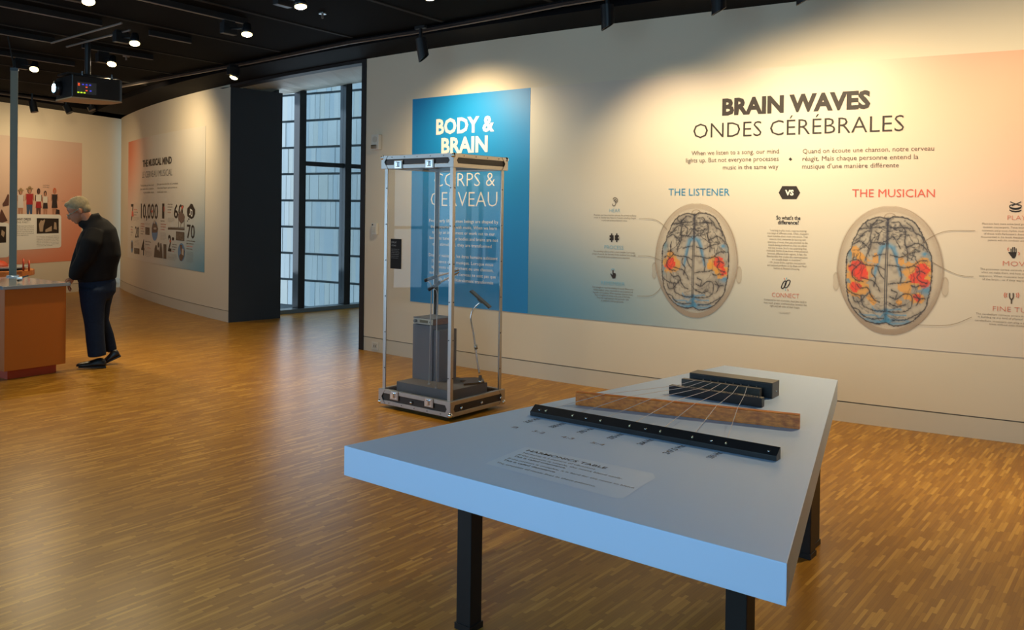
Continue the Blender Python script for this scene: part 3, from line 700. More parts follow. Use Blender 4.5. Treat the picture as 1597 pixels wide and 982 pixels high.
def case_text(rows, material):
    mb = MB()
    for (s, a0, a1, z, cap) in rows:
        g, f = glyphs(s, 0); x0, x1 = g[:, 0].min(), g[:, 0].max()
        mb.add([cs(a0 - (a - x0) * (a0 - a1) / (x1 - x0), 0.0234, z + b * cap / CAPH) for a, b in g], f)
    me = bpy.data.meshes.new('label_text'); me.from_pydata(mb.v, [], mb.f); o = bpy.data.objects.new('label_text', me); COL.objects.link(o); o['kind'] = 'stuff'; me.materials.append(material); o.parent = case
am = max(q0[0], q1[0]) - .012; an = min(q0[0], q1[0]) + .012
case_text([('DISPLAY', am, an + .04, q0[1] - .035, .014), ('VITRINE', am, an + .045, q0[1] - .06, .012)] + [(s, am, an + d_, q0[1] - .085 - .014 * i, .006) for i, (s, d_) in enumerate((('sound devices and', 0.01), ('body instruments', .015), ('shown in this case', .008), ('for the exhibition', .012), ('appareils sonores', .014), ('et instruments', .02)))], mat('label_grey', (0.20, 0.20, 0.20), 0.5))
# things in the case
pf = cbox(.10, CA - .10, .10, CB - .10, 0.07, 0.205).build('display_platform', M['grey'], bevel=.002)
tag(pf, 'low grey platform lying in the base of the clear case', 'platform')
col_ = empty('display_pedestal', 'tall dark grey pedestal block standing on the platform in the case', 'pedestal')
cbox(.465, .685, .285, .51, 0.205, 0.655).build('body', M['grey2'], col_, bevel=.002)
cbox(.40, .48, .30, .51, 0.205, 0.62).build('side_wing', M['grey2'], col_, bevel=.002)
rad = empty('receiver_unit', 'flat receiver box with pale front and wooden side on the grey pedestal', 'electronics')
cbox(.452, .672, .285, .51, 0.660, 0.708).build('cabinet', M['radiowood'], rad, bevel=.001)
cbox(.446, .680, .282, .514, 0.708, 0.714).build('top_plate', M['grey2'], rad)
cbox(.456, .672, .279, .285, 0.661, 0.707).build('front_panel', M['cream'], rad)
cbox(.51, .60, .276, .280, 0.674, 0.696).build('display_window', mat('amber_window', (0.10, 0.085, 0.04), 0.3), rad)
MB().tube([cs(.645, .28, .684), cs(.645, .262, .684)], .014, 14).build('knob', M['dgrey'], rad); MB().tube([cs(.48, .28, .684), cs(.48, .272, .684)], .008, 10).build('knob', M['dgrey'], rad)
# two wand holders: clear bent rods carrying black gripped sticks
def wand(base_px, path_px, grip, tip, d_a, d_b, label):
    r = empty('baton_on_rod', label, 'baton', 'batons on clear rods')
    PLN = Plane(cs(d_a, d_b, 0).xy, (cs(d_a, d_b, 0) + Vector((1, 0, 0))).xy, 1)
    def w_(x, y): return PLN.pos(*PLN.hit(x, y), 0)
    b0 = w_(*base_px); b0.z = .206
    MB().tube([b0] + [w_(*p) for p in path_px], .0045, 8).build('rod', M['cable'], r, True)
    g0, g1 = w_(*grip[0]), w_(*grip[1]); MB().tube([g0, g1], .0135, 12).build('grip', M['black'], r, True)
    MB().tube([g1, w_(*tip)], [.008, .006], 10).build('shaft', M['stick'], r, True)
    MB().tube([b0 + Vector((0, 0, -.001)), b0 + Vector((0, 0, .006))], .012, 12).build('rod_foot', M['cable'], r)
wand((669, 600), [(671, 520), (673, 450), (672, 443), (669, 439), (664, 438.5)], ((662, 437.5), (682, 430.5)), (716, 421), .404, .174, 'slim stick with black grip held higher, on the left clear rod')
wand((680.5, 605), [(681, 520), (682, 458), (680, 452), (676, 450), (672, 451)], ((668, 452), (686.5, 440.0)), (716, 424.5), .256, .107, 'slim stick with black grip held lower, on the right clear rod')
# foot pedal stand with curved chrome arm
st = empty('foot_pedal_stand', 'brown foot-shaped pedal with a curved chrome arm and flat rest plate', 'stand')
PF = Plane(cs(.13, .44, 0).xy, (cs(.13, .44, 0) + Vector((1, 0, 0))).xy, 1)
def pf_(x, y, o=0.0): return PF.pos(*PF.hit(x, y), o)
TP = Top((0, 0), (1, 0), 0.206)
sole = [(755.5, 597.5), (753.5, 592.5), (742, 591), (722, 591.5), (717.5, 592.5), (718, 595), (727, 596), (723, 598.5), (723, 601), (742, 599.5)]
mb = MB().prism([onz(x, y, .206).xy for x, y in sole], .206, .222); mb.build('foot_plate', M['brownmetal'], st, bevel=.002)
hb = pf_(749, 592); hb.z = .215
MB().tube([hb, hb + Vector((0, 0, .022))], .016, 12).build('heel_socket', M['chrome'], st, True)
MB().box(hb + Vector((-.001, 0, .040)), (.026, .026, .042)).build('hinge_block', M['brownmetal'], st, bevel=.003)
arm = spline([tuple(pf_(x, y)) for x, y in ((747.8, 582), (744, 560), (740.5, 534), (738, 518), (735.5, 506), (734.5, 495), (737, 484), (742, 477), (748, 472))], 6)
MB().tube(arm, [.0085 if i < 18 else .007 for i in range(len(arm))], 12).build('arm', M['chrome'], st, True)
MB().tube([pf_(742.6, 544), pf_(741.5, 537)], .015, 12).build('clamp_collar', M['alu'], st, True)
pA, pB = pf_(734.5, 453), pf_(764.5, 479.5); dd = (pB - pA).normalized(); ww = Vector((0.2, .98, 0)); nn_ = dd.cross(ww).normalized()
MB().box((pA + pB) / 2, ((pB - pA).length, .085, .013), (dd, ww, nn_)).build('rest_plate', M['brownmetal'], st, bevel=.002)
MB().box((pA + pB) / 2 - Vector((0, 0, .012)), (.05, .03, .02), (dd, ww, nn_)).build('plate_mount', M['brownmetal'], st)

# ================================================================== PLINTH WITH COUNTER, AND THINGS ON IT
PR = Vector((-4.209, 8.223)); pfv = Vector((0.58, 0.815)).normalized(); psv = Vector((-0.815, 0.58)).normalized()
def pp(f, s, z): q = PR - pfv * f + psv * s; return Vector((q.x, q.y, z))
def pbox(f0, f1, s0, s1, z0, z1): return MB().hexa([pp(f0, s0, z0), pp(f1, s0, z0), pp(f1, s1, z0), pp(f0, s1, z0), pp(f0, s0, z1), pp(f1, s0, z1), pp(f1, s1, z1), pp(f0, s1, z1)])
pl = empty('exhibit_plinth', 'orange-brown plinth with grey counter and red recessed kick at far left', 'plinth')
pbox(.03, .585, .03, 1.04, .085, .828).build('body', M['orange'], pl, bevel=.002)
pbox(.09, .53, .09, .98, .0, .085).build('kick', M['kick'], pl)
pbox(0, .615, 0, 1.075, .828, .860).build('counter', M['counter'], pl, bevel=.004)
# grey post standing on the counter, wired to the ceiling
q = onz(20, 431, .861)
gp = empty('ceiling_post', 'slender square grey post rising from the counter towards the ceiling', 'post')
MB().box((q.x, q.y, .861 + 1.05), (.066, .04, 2.10), (Vector((.9, .43, 0)), Vector((-.43, .9, 0)), Vector((0, 0, 1)))).build('shaft', M['greypole'], gp)
MB().box((q.x, q.y, .868), (.11, .09, .012), (Vector((.9, .43, 0)), Vector((-.43, .9, 0)), Vector((0, 0, 1)))).build('foot_plate', M['counter'], gp)
MB().box((q.x, q.y, 2.975), (.074, .05, .03), (Vector((.9, .43, 0)), Vector((-.43, .9, 0)), Vector((0, 0, 1)))).build('cap', M['black'], gp)
MB().tube([(q.x, q.y, 2.98), (q.x - .08, q.y, ZC)], .007, 8).build('hanger_rod', M['seam'], gp)
# small clip device on the counter
dv = empty('counter_headset', 'small silver and black clip lying on the grey counter behind the post', 'clip')
c0 = onz(31, 440.5, .861) + Vector((0, 0, .012)); e1 = Vector((.9, .43, 0)); e2 = Vector((-.43, .9, 0)); ez = Vector((0, 0, 1))
MB().tube([c0 + e1 * -.02, c0 + e1 * .02 + ez * .02], .012, 8).build('jaw', M['chrome'], dv)
MB().box(c0 + e1 * .0 + ez * .03, (.05, .03, .022), (e1, e2, ez)).build('body', M['alu'], dv, bevel=.004)
MB().box(c0 + e1 * .045 + ez * .045, (.055, .022, .012), ((e1 + ez * .3).normalized(), e2, (ez - e1 * .3).normalized())).build('lever', M['black'], dv, bevel=.002)
MB().box(c0 + e1 * -.045 + ez * .045, (.055, .022, .010), ((e1 - ez * .1).normalized(), e2, (ez + e1 * .1).normalized())).build('handle', M['alu'], dv, bevel=.002)
# round wooden instrument table behind
rt = empty('round_wooden_instrument', 'round orange wooden instrument stand with a dark disc and two pegs at left edge', 'instrument')
rc = atY(-6, 424, 9.75); rc = Vector((rc.x, rc.y, 0)); zt = atY(0, 421, 9.75).z
R_ = (onz(47, 420, zt).xy - rc.xy).length
R_ = abs(atY(46.5, 420, 9.75).x - rc.x)
def disc(r, z0, z1, n=40): return MB().prism([(rc.x + r * math.cos(2 * PI * i / n), rc.y + r * math.sin(2 * PI * i / n)) for i in range(n)], z0, z1)
disc(R_, zt - .06, zt + .005).build('drum', M['tray'], rt, bevel=.006)
disc(R_ * .74, zt + .005, zt + .030).build('dark_rim', M['leg'], rt)
disc(R_ * .84, zt + .03, zt + .043).build('disc', M['counter'], rt)
disc(.16, 0.02, zt - .06).build('pedestal', M['tray'], rt); disc(.26, 0, .03).build('foot', M['tray'], rt)
for (x, y0, y1) in ((39.5, 403, 417), (48.2, 406, 421)):
    p0, p1 = atY(x - 3, y1, 9.62), atY(x - 3, y0, 9.62); p0.z = zt + .004; MB().tube([p0, p1], .010, 10).build('peg', M['kick'], rt, True)
cc = Vector((rc.x - .02, rc.y, zt + .043)); MB().ball(cc, (.14, .14, .075), 20, 10).build('dome', M['kick'], rt, True)

# ================================================================== CEILING TRACKS, LAMPS, PROJECTOR
def nt(n, t, z): q = NN * n + U * t; return Vector((q.x, q.y, z))
UX = Vector((U.x, U.y, 0)); NX = Vector((NN.x, NN.y, 0)); EZ = Vector((0, 0, 1))
def track(n, t0, t1, label):
    r = empty('lighting_track', label, 'track', 'ceiling lighting tracks')
    MB().box(nt(n, (t0 + t1) / 2, ZC - .030), (t1 - t0, .026, .050), (UX, NX, EZ)).build('channel', M['black'], r)
    MB().box(nt(n, (t0 + t1) / 2, ZC - .058), (t1 - t0, .022, .006), (UX, NX, EZ)).build('cover_strip', M['rail'], r)
track(-7.87, -3, 4.62, 'lighting track above the second lamp row, near part'); track(-7.87, 5.12, 5.60, 'short track length beside the projector mount')
track(-9.15, -1, 4.85, 'lighting track running into the crossed projector rails'); track(-9.15, 5.15, 6.0, 'short track beyond the crossed projector rails')
track(-10.44, 0, 5.78, 'lighting track over the far left lamp beside the grey post'); track(-6.60, -3, 5.30, 'lighting track holding the two right hand lamps of the row')
track(-5.31, -3, 4.75, 'lighting track over the lamp right of the ceiling sprinkler'); track(-4.03, -3, 5.1, 'lighting track nearest the top edge at centre')
et = empty('edge_lighting_track', 'long curved lighting track following the long wall', 'track')
TR = [(-7.0, 13.62), (-5.937, 12.721), (-4.957, 11.868), (-4.0, 11.04), (-3.055, 10.222), (-1.719, 8.984), (-1.022, 8.463), (-0.016, 7.592), (0.41, 7.20), (1.6, 6.30), (2.8, 5.60), (4.2, 4.95), (6.6, 4.05)]
MB().tube([(x, y, ZC - .028) for x, y in TR], (.020), 6).build('channel', M['black'], et)
MB().tube([(x, y, ZC - .052) for x, y in TR], [(.013, .006)] * len(TR), 6).build('cover_strip', M['rail'], et)
bt = empty('back_lighting_track', 'lighting track following the back wall behind the grey post', 'track')
MB().tube([(-8.9, 11.3, ZC - .028), (-7.55, 14.45, ZC - .028)], .02, 6).build('channel', M['black'], bt); MB().tube([(-8.9, 11.3, ZC - .052), (-7.55, 14.45, ZC - .052)], (.018, ), 6).build('cover_strip', M['rail'], bt) if False else MB().tube([(-8.9, 11.3, ZC - .052), (-7.55, 14.45, ZC - .052)], .014, 6).build('cover_strip', M['rail'], bt)

def spot(name, loc, aim, power, size, blend, color, parent, r=0.03):
    l = bpy.data.lights.new(name, 'SPOT'); l.energy = power; l.spot_size = math.radians(size); l.spot_blend = blend; l.color = color; l.shadow_soft_size = r
    o = bpy.data.objects.new(name, l); COL.objects.link(o); o.location = loc
    o.rotation_euler = (Vector(aim) - Vector(loc)).to_track_quat('-Z', 'Y').to_euler(); o.parent = parent
    return o
WARM = (1.0, 0.785, 0.47)
def lamp(px, n, label, power=40, aimat=(0, 0, 0)):
    c = onz(px[0], px[1], 3.15); r = empty('track_spotlight', label, 'spotlight', 'lit track spotlights')
    t = nt(n, c.xy.dot(U), ZC - .06) if n is not None else Vector((c.x, c.y, ZC - .05))
    MB().box(t + Vector((0, 0, -.018)), (.12, .034, .030), (UX, NX, EZ)).build('track_adapter', M['black'], r)
    gb = Vector((t.x, t.y, 3.235)); MB().box(gb, (.15, .062, .10), (UX, NX, EZ)).build('gear_box', M['black'], r, bevel=.004)
    MB().tube([(gb.x, gb.y, 3.30), (gb.x, gb.y, ZC - .07)], .012, 8).build('stem', M['black'], r)
    a = (Vector(aimat) - c).normalized()
    MB().tube([c - a * .11, c - a * .04, c - a * .012], [.032, .046, .05], 16).build('lamp_head', M['black'], r, True)
    MB().tube([c - a * .014, c - a * .004], [.046, .046], 16).build('reflector_ring', M['lens2'], r)
    MB().tube([c - a * .006, c + a * .004], [.030, .030], 16).build('lens', M['lens'], r)
    MB().tube([gb, c - a * .07], .010, 6).build('yoke', M['black'], r)
    spot('lamp_light', c + a * .03, aimat, power, 105, 0.9, WARM, r)
cam_dir = lambda x, y: (x, y, 0.0)
lamp((138, 4), -6.60, 'lit track spotlight at the top edge above the projector', 45, cam_dir(-2.6, 5.4))
lamp((210, 69), -7.87, 'lit track spotlight just right of the projector rails', 130, cam_dir(-3.2, 7.2))
lamp((174, 101), -9.15, 'lit track spotlight directly above the projector body', 130, cam_dir(-4.2, 8.0))
lamp((53, 109), -10.44, 'lit track spotlight next to the grey post', 140, cam_dir(-5.0, 8.2))
lamp((385, 55), -6.60, 'lit track spotlight above the dark jamb, at centre left', 105, cam_dir(-2.2, 7.0))
lamp((469, 12), -5.31, 'lit track spotlight above the glazed opening', 75, cam_dir(-1.3, 6.2))
lamp((364, 122), None, 'lit track spotlight on the edge track at the left corner of the opening', 170, cam_dir(-4.2, 9.6))
lamp((673, -3), -4.03, 'lit track spotlight at the top edge above the black can', 35, cam_dir(.4, 5.6))
spot('added_floor_light', nt(-4.03, 1.2, 3.22), (-2.3, 3.1, 0), 38, 85, 1.0, WARM, [o for o in bpy.data.objects if o.get('label') == 'lighting track nearest the top edge at centre'][0])  # unseen warm spot without a fixture, added to brighten the foreground floor
def can(px0, px1, z0, wd, label, lightspec=None, d_=None):
    """black cylindrical snoot hanging from the edge track; px0 top centre, px1 bottom centre"""
    r = empty('can_spotlight', label, 'spotlight', 'black can spotlights')
    a = onz(px0[0], px0[1], z0); Y = a.y; b = atY(px1[0], px1[1], Y if d_ is None else Y + d_)
    dr = (b - a).normalized(); mb = MB(); n = 20; x_ = dr.cross(Vector((0, 1, 0))).normalized(); y_ = x_.cross(dr).normalized(); L_ = (b - a).length
    V = []
    for k in range(n):
        an = 2 * PI * k / n; V.append(a + x_ * math.cos(an) * wd + y_ * math.sin(an) * wd)
    # slanted mouth: longer on the left/near side
    for k in range(n):
        an = 2 * PI * k / n; e = 0.55 * wd * (-math.cos(an) * (1 if x_.x > 0 else -1))
        V.append(b + dr * e + x_ * math.cos(an) * wd + y_ * math.sin(an) * wd)
    for k in range(n):
        an = 2 * PI * k / n; e = 0.55 * wd * (-math.cos(an) * (1 if x_.x > 0 else -1))
        V.append(b + dr * e + x_ * math.cos(an) * wd * .9 + y_ * math.sin(an) * wd * .9)
    for k in range(n):
        an = 2 * PI * k / n; V.append(b - dr * .08 + x_ * math.cos(an) * wd * .9 + y_ * math.sin(an) * wd * .9)
    Fc = [tuple(range(n))]
    for j in range(3):
        for k in range(n): Fc.append((j * n + k, j * n + (k + 1) % n, (j + 1) * n + (k + 1) % n, (j + 1) * n + k))
    Fc.append(tuple(range(3 * n, 4 * n)))
    mb.add(V, Fc).build('snoot', M['black'], r, False)
    mb2 = MB().tube([a + Vector((0, 0, .0)), Vector((a.x, a.y, ZC - .055))], .016, 8); mb2.build('stem', M['black'], r)
    MB().box((a.x, a.y, ZC - .066), (.13, .036, .026), ((Vector((TR[7][0] - TR[5][0], TR[7][1] - TR[5][1], 0))).normalized(), Vector((.63, .77, 0)), EZ)).build('track_adapter', M['black'], r)
    return r, b, dr
SP = []
def wallspot(c, px, power, size, blend, color=WARM):
    """c: can (root, mouth, axis); px: where on the wall the beam lands"""
    t = ARC.pos(*ARC.hit(*px), 0); r, b, dr = c
    spot('wall_light', b + dr * .09, t, power, size, blend, color, r, .035)
c1 = can((656, 60), (661, 91), 3.20, .052, 'black can spotlight left of the blue panel, against the wall head')
c2 = can((947, 8), (948, 42), 3.22, .052, 'black can spotlight hanging above the start of the big mural')
c3 = can((1121, -18), (1121, 18), 3.22, .052, 'black can spotlight above the big mural heading, mouth just in view')
c4 = can((1256, -40), (1256, 1), 3.20, .058, 'black can spotlight cut by the top edge, furthest right')
wallspot(c1, (750, 300), 95, 140, 1.0)
wallspot(c2, (1085, 400), 82, 116, 1.0)
wallspot(c3, (1260, 380), 62, 140, 1.0)
wallspot(c4, (1410, 370), 84, 144, 1.0)
c5 = can((1640, -120), (1640, -70), 3.20, .058, 'added black can spotlight, unseen beyond the right edge of the view')  # unseen can, added for more warm light at the right
wallspot(c5, (1640, 380), 95, 140, 1.0)
spot('added_floor_light', Vector((3.1, 5.0, 3.2)), (2.4, 3.6, 0), 230, 95, 0.9, WARM, c5[0], .04)  # extra warm spot added here to brighten the right floor and table side
# cans over the back wall, dark ones
def bcan(px0, px1, label):
    r = empty('can_spotlight', label, 'spotlight', 'black can spotlights'); a = onz(px0[0], px0[1], 3.20); b = atY(px1[0], px1[1], a.y)
    MB().tube([a, b], .055, 16).build('snoot', M['black'], r, False); MB().tube([a, (a.x, a.y, ZC - .05)], .014, 8).build('stem', M['black'], r)
    return r, b, (b - a).normalized()
b1 = bcan((50, 158), (54, 175), 'black can spotlight on the back track beside the grey post')
b2 = bcan((103, 164), (109, 176), 'black can spotlight hanging behind the projector, left one'); b3 = bcan((141, 166), (144, 172), 'black can spotlight hanging behind the projector, right one')
tB = WALLB.pos(*WALLB.hit(40, 270), 0); spot('wall_light', b1[1] + Vector((0.05, 0, -.1)), tB, 55, 110, .9, WARM, b1[0], .04)
tB = WALLB.pos(*WALLB.hit(120, 300), 0); spot('wall_light', b2[1] + Vector((0.05, 0, -.1)), tB, 50, 110, .9, WARM, b2[0], .04)
tC = ARC.pos(*ARC.hit(270, 340), 0); spot('wall_light', Vector((-5.3, 11.75, 3.2)), tC, 105, 155, 1.0, WARM, b3[0], .04)
# sprinkler and ceiling bits
sk = empty('sprinkler_head', 'small silver sprinkler rosette on the black ceiling', 'sprinkler'); c = onz(503, 20, ZC)
MB().tube([c + EZ * .0, c - EZ * .012], .035, 16).build('rosette', M['alu'], sk); MB().tube([c - EZ * .01, c - EZ * .05], .010, 10).build('head', M['rail'], sk)
sk = empty('sprinkler_head', 'small silver sprinkler right of the projector rails', 'sprinkler'); c = onz(197, 87, ZC)
MB().tube([c + EZ * .0, c - EZ * .012], .04, 16).build('rosette', M['rail'], sk); MB().tube([c - EZ * .01, c - EZ * .05], .010, 10).build('head', M['rail'], sk)
# crossed rails and pole for the projector
pm = empty('projector_mount', 'crossed strut rails and pole fixed under the ceiling for the projector', 'mount')
a_, b_ = onz(80, 67, ZC - .085), onz(190, 36, ZC - .085); MB().tube([a_, b_], .010, 6).build('rail', M['rail'], pm)
a2, b2_ = onz(104, 73, ZC - .085), onz(203, 47, ZC - .085); MB().tube([a2, b2_], .010, 6).build('rail', M['rail'], pm)
pcn = (onz(112, 152, 2.70) + onz(193, 160, 2.70)) / 2; pc = onz(123, 66, ZC - .05)
# projector
pj = empty('projector', 'large dark projector with a glowing lens hanging from the ceiling rails', 'projector')
ZB = 2.70; n0 = onz(112, 152, ZB); l0 = onz(82, 157, ZB); r0 = onz(193, 160, ZB); f0 = l0 + (r0 - n0)
fx = (l0 - n0).normalized(); sx_ = (r0 - n0).normalized(); H_ = .24
fx = (fx - sx_ * fx.dot(sx_)).normalized(); wL = min((l0 - n0).length, .55); wR = min((r0 - n0).length, .85)
def pj_(a, b, z): q = n0 + fx * a + sx_ * b; return Vector((q.x, q.y, z))
ou = [(0, 0), (0, wR * .92), (wL * .1, wR), (wL * .6, wR * .97), (wL * .85, wR * .86), (wL, wR * .6), (wL, 0)]
MB().prism([pj_(a, b, 0).xy for a, b in ou], ZB + .012, ZB + H_).build('housing', M['dgrey'] if False else M['black'], pj, bevel=.01)
MB().prism([pj_(a, b, 0).xy for a, b in ou], ZB, ZB + .012).build('underside', M['bottom'], pj)
lc = pj_(wL * .72, -.0, ZB + H_ * .5)
MB().tube([pj_(wL * .72, .01, ZB + H_ * .5), pj_(wL * .72, -.06, ZB + H_ * .5)], .075, 20).build('lens_barrel', M['black'], pj, True)
MB().tube([pj_(wL * .72, -.06, ZB + H_ * .5), pj_(wL * .72, -.068, ZB + H_ * .5)], .045, 20).build('lens', M['projlens'], pj)
MB().hexa([pj_(-.004, .05, ZB + .05), pj_(-.004, .24, ZB + .05), pj_(.0, .24, ZB + .05), pj_(0, .05, ZB + .05), pj_(-.004, .05, ZB + .17), pj_(-.004, .24, ZB + .17), pj_(0, .24, ZB + .17), pj_(0, .05, ZB + .17)]).build('control_panel', M['dgrey'], pj)
for (b, z, m_) in ((.065, .135, 'ledr'), (.065, .15, 'ledr'), (.105, .145, 'ledb'), (.14, .145, 'ledb'), (.175, .145, 'ledb'), (.14, .12, 'ledr'), (.14, .085, 'ledr'), (.18, .085, 'ledb'), (.06, .06, 'ledg'), (.09, .06, 'ledg'), (.12, .06, 'ledg')):
    MB().box(pj_(-.006, b, ZB + z), (.016, .016, .010), (sx_, fx, EZ)).build('indicator', M[m_], pj)
MB().box(pj_(wL * .5, wR * .45, ZB + H_ + .02), (.5, .3, .02), (sx_, fx, EZ)).build('mount_plate', M['black'], pj)
for b in (.12, .42): MB().tube([pj_(.06, b, ZB + H_), pj_(.06, b, ZB + H_ + .05)], .012, 8).build('bolt', M['chrome'], pj)
pt = pj_(wL * .5, wR * .45, ZB + H_ + .03); MB().tube([pt + Vector((0, 0, .012)), (pt.x, pt.y, ZC - .04)], .03, 12).build('pole', M['black'], pm)
# rear stay arms below the projector
for (x0, y0, x1, y1) in ((99, 160, 109, 177), (140, 163, 144, 173)):
    pass

# ================================================================== WALL FITTINGS
def fitting(px, w_, h_, d_): 
    s, z = ARC.hit(*px)
    def P(u, v, o): return ARC.pos(s + u, z + v, o)
    def bx(u0, u1, v0, v1, o0, o1): return MB().hexa([P(u0, v0, o0), P(u1, v0, o0), P(u1, v0, o1), P(u0, v0, o1), P(u0, v1, o0), P(u1, v1, o0), P(u1, v1, o1), P(u0, v1, o1)])
    return P, bx
r = empty('fire_strobe', 'off-white fire alarm strobe high on the wall beside the opening', 'alarm'); P, bx = fitting((590, 222), 0, 0, 0)
bx(-.062, .062, -.085, .085, .001, .05).build('housing', M['plastic'], r, bevel=.006)
bx(-.045, .045, -.075, -.030, .05, .072).build('strobe_lens', M['chrome'], r, bevel=.006)
MB().tube([P(-.0, .03, .05), P(0, .03, .056)], .035, 20).build('sounder_grille', mat('grille_beige', (0.5, 0.47, 0.40), 0.6), r)
r = empty('wall_control', 'small off-white wall control with a black sensor below the strobe', 'control'); P, bx = fitting((586.5, 356.5), 0, 0, 0)
bx(-.042, .042, -.065, .065, .001, .032).build('housing', M['plastic'], r, bevel=.004)
bx(-.028, .028, -.045, .02, .032, .035).build('cover', mat('cover_cream', (.55, .52, .44), .5), r); MB().ball(P(-.022, .045, .033), .009, 8, 6).build('sensor', M['leg'], r)
r = empty('wall_outlet', 'off-white square power outlet low on the wall left of the case', 'outlet'); P, bx = fitting((585.5, 538.5), 0, 0, 0)
bx(-.057, .057, -.045, .040, .001, .008).build('plate', M['plastic'], r, bevel=.002)
bx(-.032, .032, -.028, .024, .008, .011).build('socket', mat('socket_cream', (.50, .47, .40), .4), r)
bx(-.018, -.010, -.016, .006, .0108, .0118).build('slot', M['dgrey'], r); bx(.010, .018, -.016, .006, .0108, .0118).build('slot', M['dgrey'], r)
r = empty('wall_outlet', 'power outlet low on the far back wall behind the man', 'outlet')
s, z = WALLB.hit(182, 437)
MB().hexa([WALLB.pos(s + a, z + v, o) for v in (-.05, .05) for a, o in ((-.05, 0.001), (.05, 0.001), (.05, .008), (-.05, .008))]).build('plate', M['plastic'], r)

# ================================================================== PRINTED MURALS
def strip(parent, name, surf, s0, s1, z0, z1, off, material, n=48, th=0.0025):
    V = []; UVS = []
    for i in range(n + 1):
        s = s0 + (s1 - s0) * i / n; V += [surf.pos(s, z0, off), surf.pos(s, z1, off), surf.pos(s, z1, off - th), surf.pos(s, z0, off - th)]; t = i / n; UVS += [(t, 0), (t, 1), (t, 1), (t, 0)]
    Fc = []
    for i in range(n):
        for j in range(4): Fc.append((4 * i + j, 4 * i + 4 + j, 4 * i + 4 + (j + 1) % 4, 4 * i + (j + 1) % 4))
    Fc += [(0, 1, 2, 3), (4 * n + 3, 4 * n + 2, 4 * n + 1, 4 * n)]
    me = bpy.data.meshes.new(name); me.from_pydata([tuple(v) for v in V], [], Fc); uv = me.uv_layers.new(name='UVMap')
    for lp in me.loops: uv.data[lp.index].uv = UVS[lp.vertex_index]
    bm = bmesh.new(); bm.from_mesh(me); bmesh.ops.recalc_face_normals(bm, faces=bm.faces); bm.to_mesh(me); bm.free()
    o = bpy.data.objects.new(name, me); COL.objects.link(o); me.materials.append(material)
    if parent: o.parent = parent
    return o
CREAM = (0.70, 0.625, 0.51)
# ---- big mural
sA, zT = ARC.hit(828, 137); zBt = ARC.hit(826, 489)[1]; sL = ARC.hit(644, 155)[0]; sR = ARC.hit(1597, 300)[0] + 0.9
WID = sR - sA; SEE = (ARC.hit(1597, 300)[0] - sA) / WID
mural = empty('brain_waves_mural', 'wide wall mural fading blue to cream to orange with two brain prints', 'mural')
mm = mural_material('brain_mural_vinyl', (0.70, 0.62, 0.49), None, None, [
    ((0.62, 0.47, 0.38), .30, 1.05, .5, .30, .55), ((0.80, 0.26, 0.12), 1.0, 1.05, .58, .95, 1.0), ((0.70, 0.55, 0.42), 1.0, 0.0, .5, .7, .5),
    ((0.34, 0.42, 0.42), -.02, .55, .20, .75, .45), ((0.26, 0.36, 0.38), .10, .0, .62, .48, .9), ((0.06, 0.27, 0.42), -.05, -.10, .42, .75, 1.0)])
strip(mural, 'mural_sheet', ARC, sA + .001, sR, zBt, zT, .004, mm, 60)
T_ = 'baseline'
lettering(mural, 'title_text', ARC, [('BRAIN WAVES', (1126.6, 178), (1357.5, 169), 23.5, 0.046)], M['txt'])
lettering(mural, 'french_title_text', ARC, [('ONDES CÉRÉBRALES', (1081.5, 214.5), (1410, 206), 22.5, -0.008)], M['txt'])
lettering(mural, 'intro_text', ARC, [('When we listen to a song, our mind', (1078.9, 241.8), (1215, 239.6), 6.8, 0.0), ('lights up. But not everyone processes', (1070.2, 252.8), (1214.5, 251.4), 6.8, 0), ('music in the same way', (1127.8, 264), (1214, 263.2), 6.8, 0),
    ('Quand on écoute une chanson, notre cerveau', (1252.3, 238.7), (1456.8, 235.2), 7, 0), ('réagit. Mais chaque personne entend la', (1251.7, 250.6), (1432.3, 248.2), 7, 0), ("musique d'une manière différente", (1251.1, 262.6), (1402, 261.2), 7, 0)], M['txt2'])
flat(mural, 'diamond_mark', ARC, [[(1230, 248.2), (1233, 245.4), (1236, 248.2), (1233, 251)]], M['txt'])
lettering(mural, 'listener_heading', ARC, [('THE LISTENER', (1042.9, 304.4), (1138.4, 305.2), 10.6, 0)], M['pblue'])
lettering(mural, 'musician_heading', ARC, [('THE MUSICIAN', (1329.2, 307.2), (1458, 307.2), 12, 0)], M['pred'])
lettering(mural, 'blue_subheading', ARC, [('HEAR', (950.9, 330.6), (968, 331.2), 5.4, -.01), ('PROCESS', (943.2, 387.6), (972.7, 389), 5.8, -.01), ('REMEMBER', (938, 443.2), (975, 445.4), 5.6, -.01)], M['pblue2'])
lettering(mural, 'red_subheading', ARC, [('CONNECT', (1204, 462.8), (1246.7, 464.6), 6.8, -.008), ('PLAY', (1571.2, 342.6), (1600.5, 343.2), 7, -.01), ('MOVE', (1563.8, 414.2), (1606, 415.6), 7.5, -.01), ('FINE TUNE', (1548.2, 484.6), (1621, 488), 7.4, -.01)], M['pred2'])
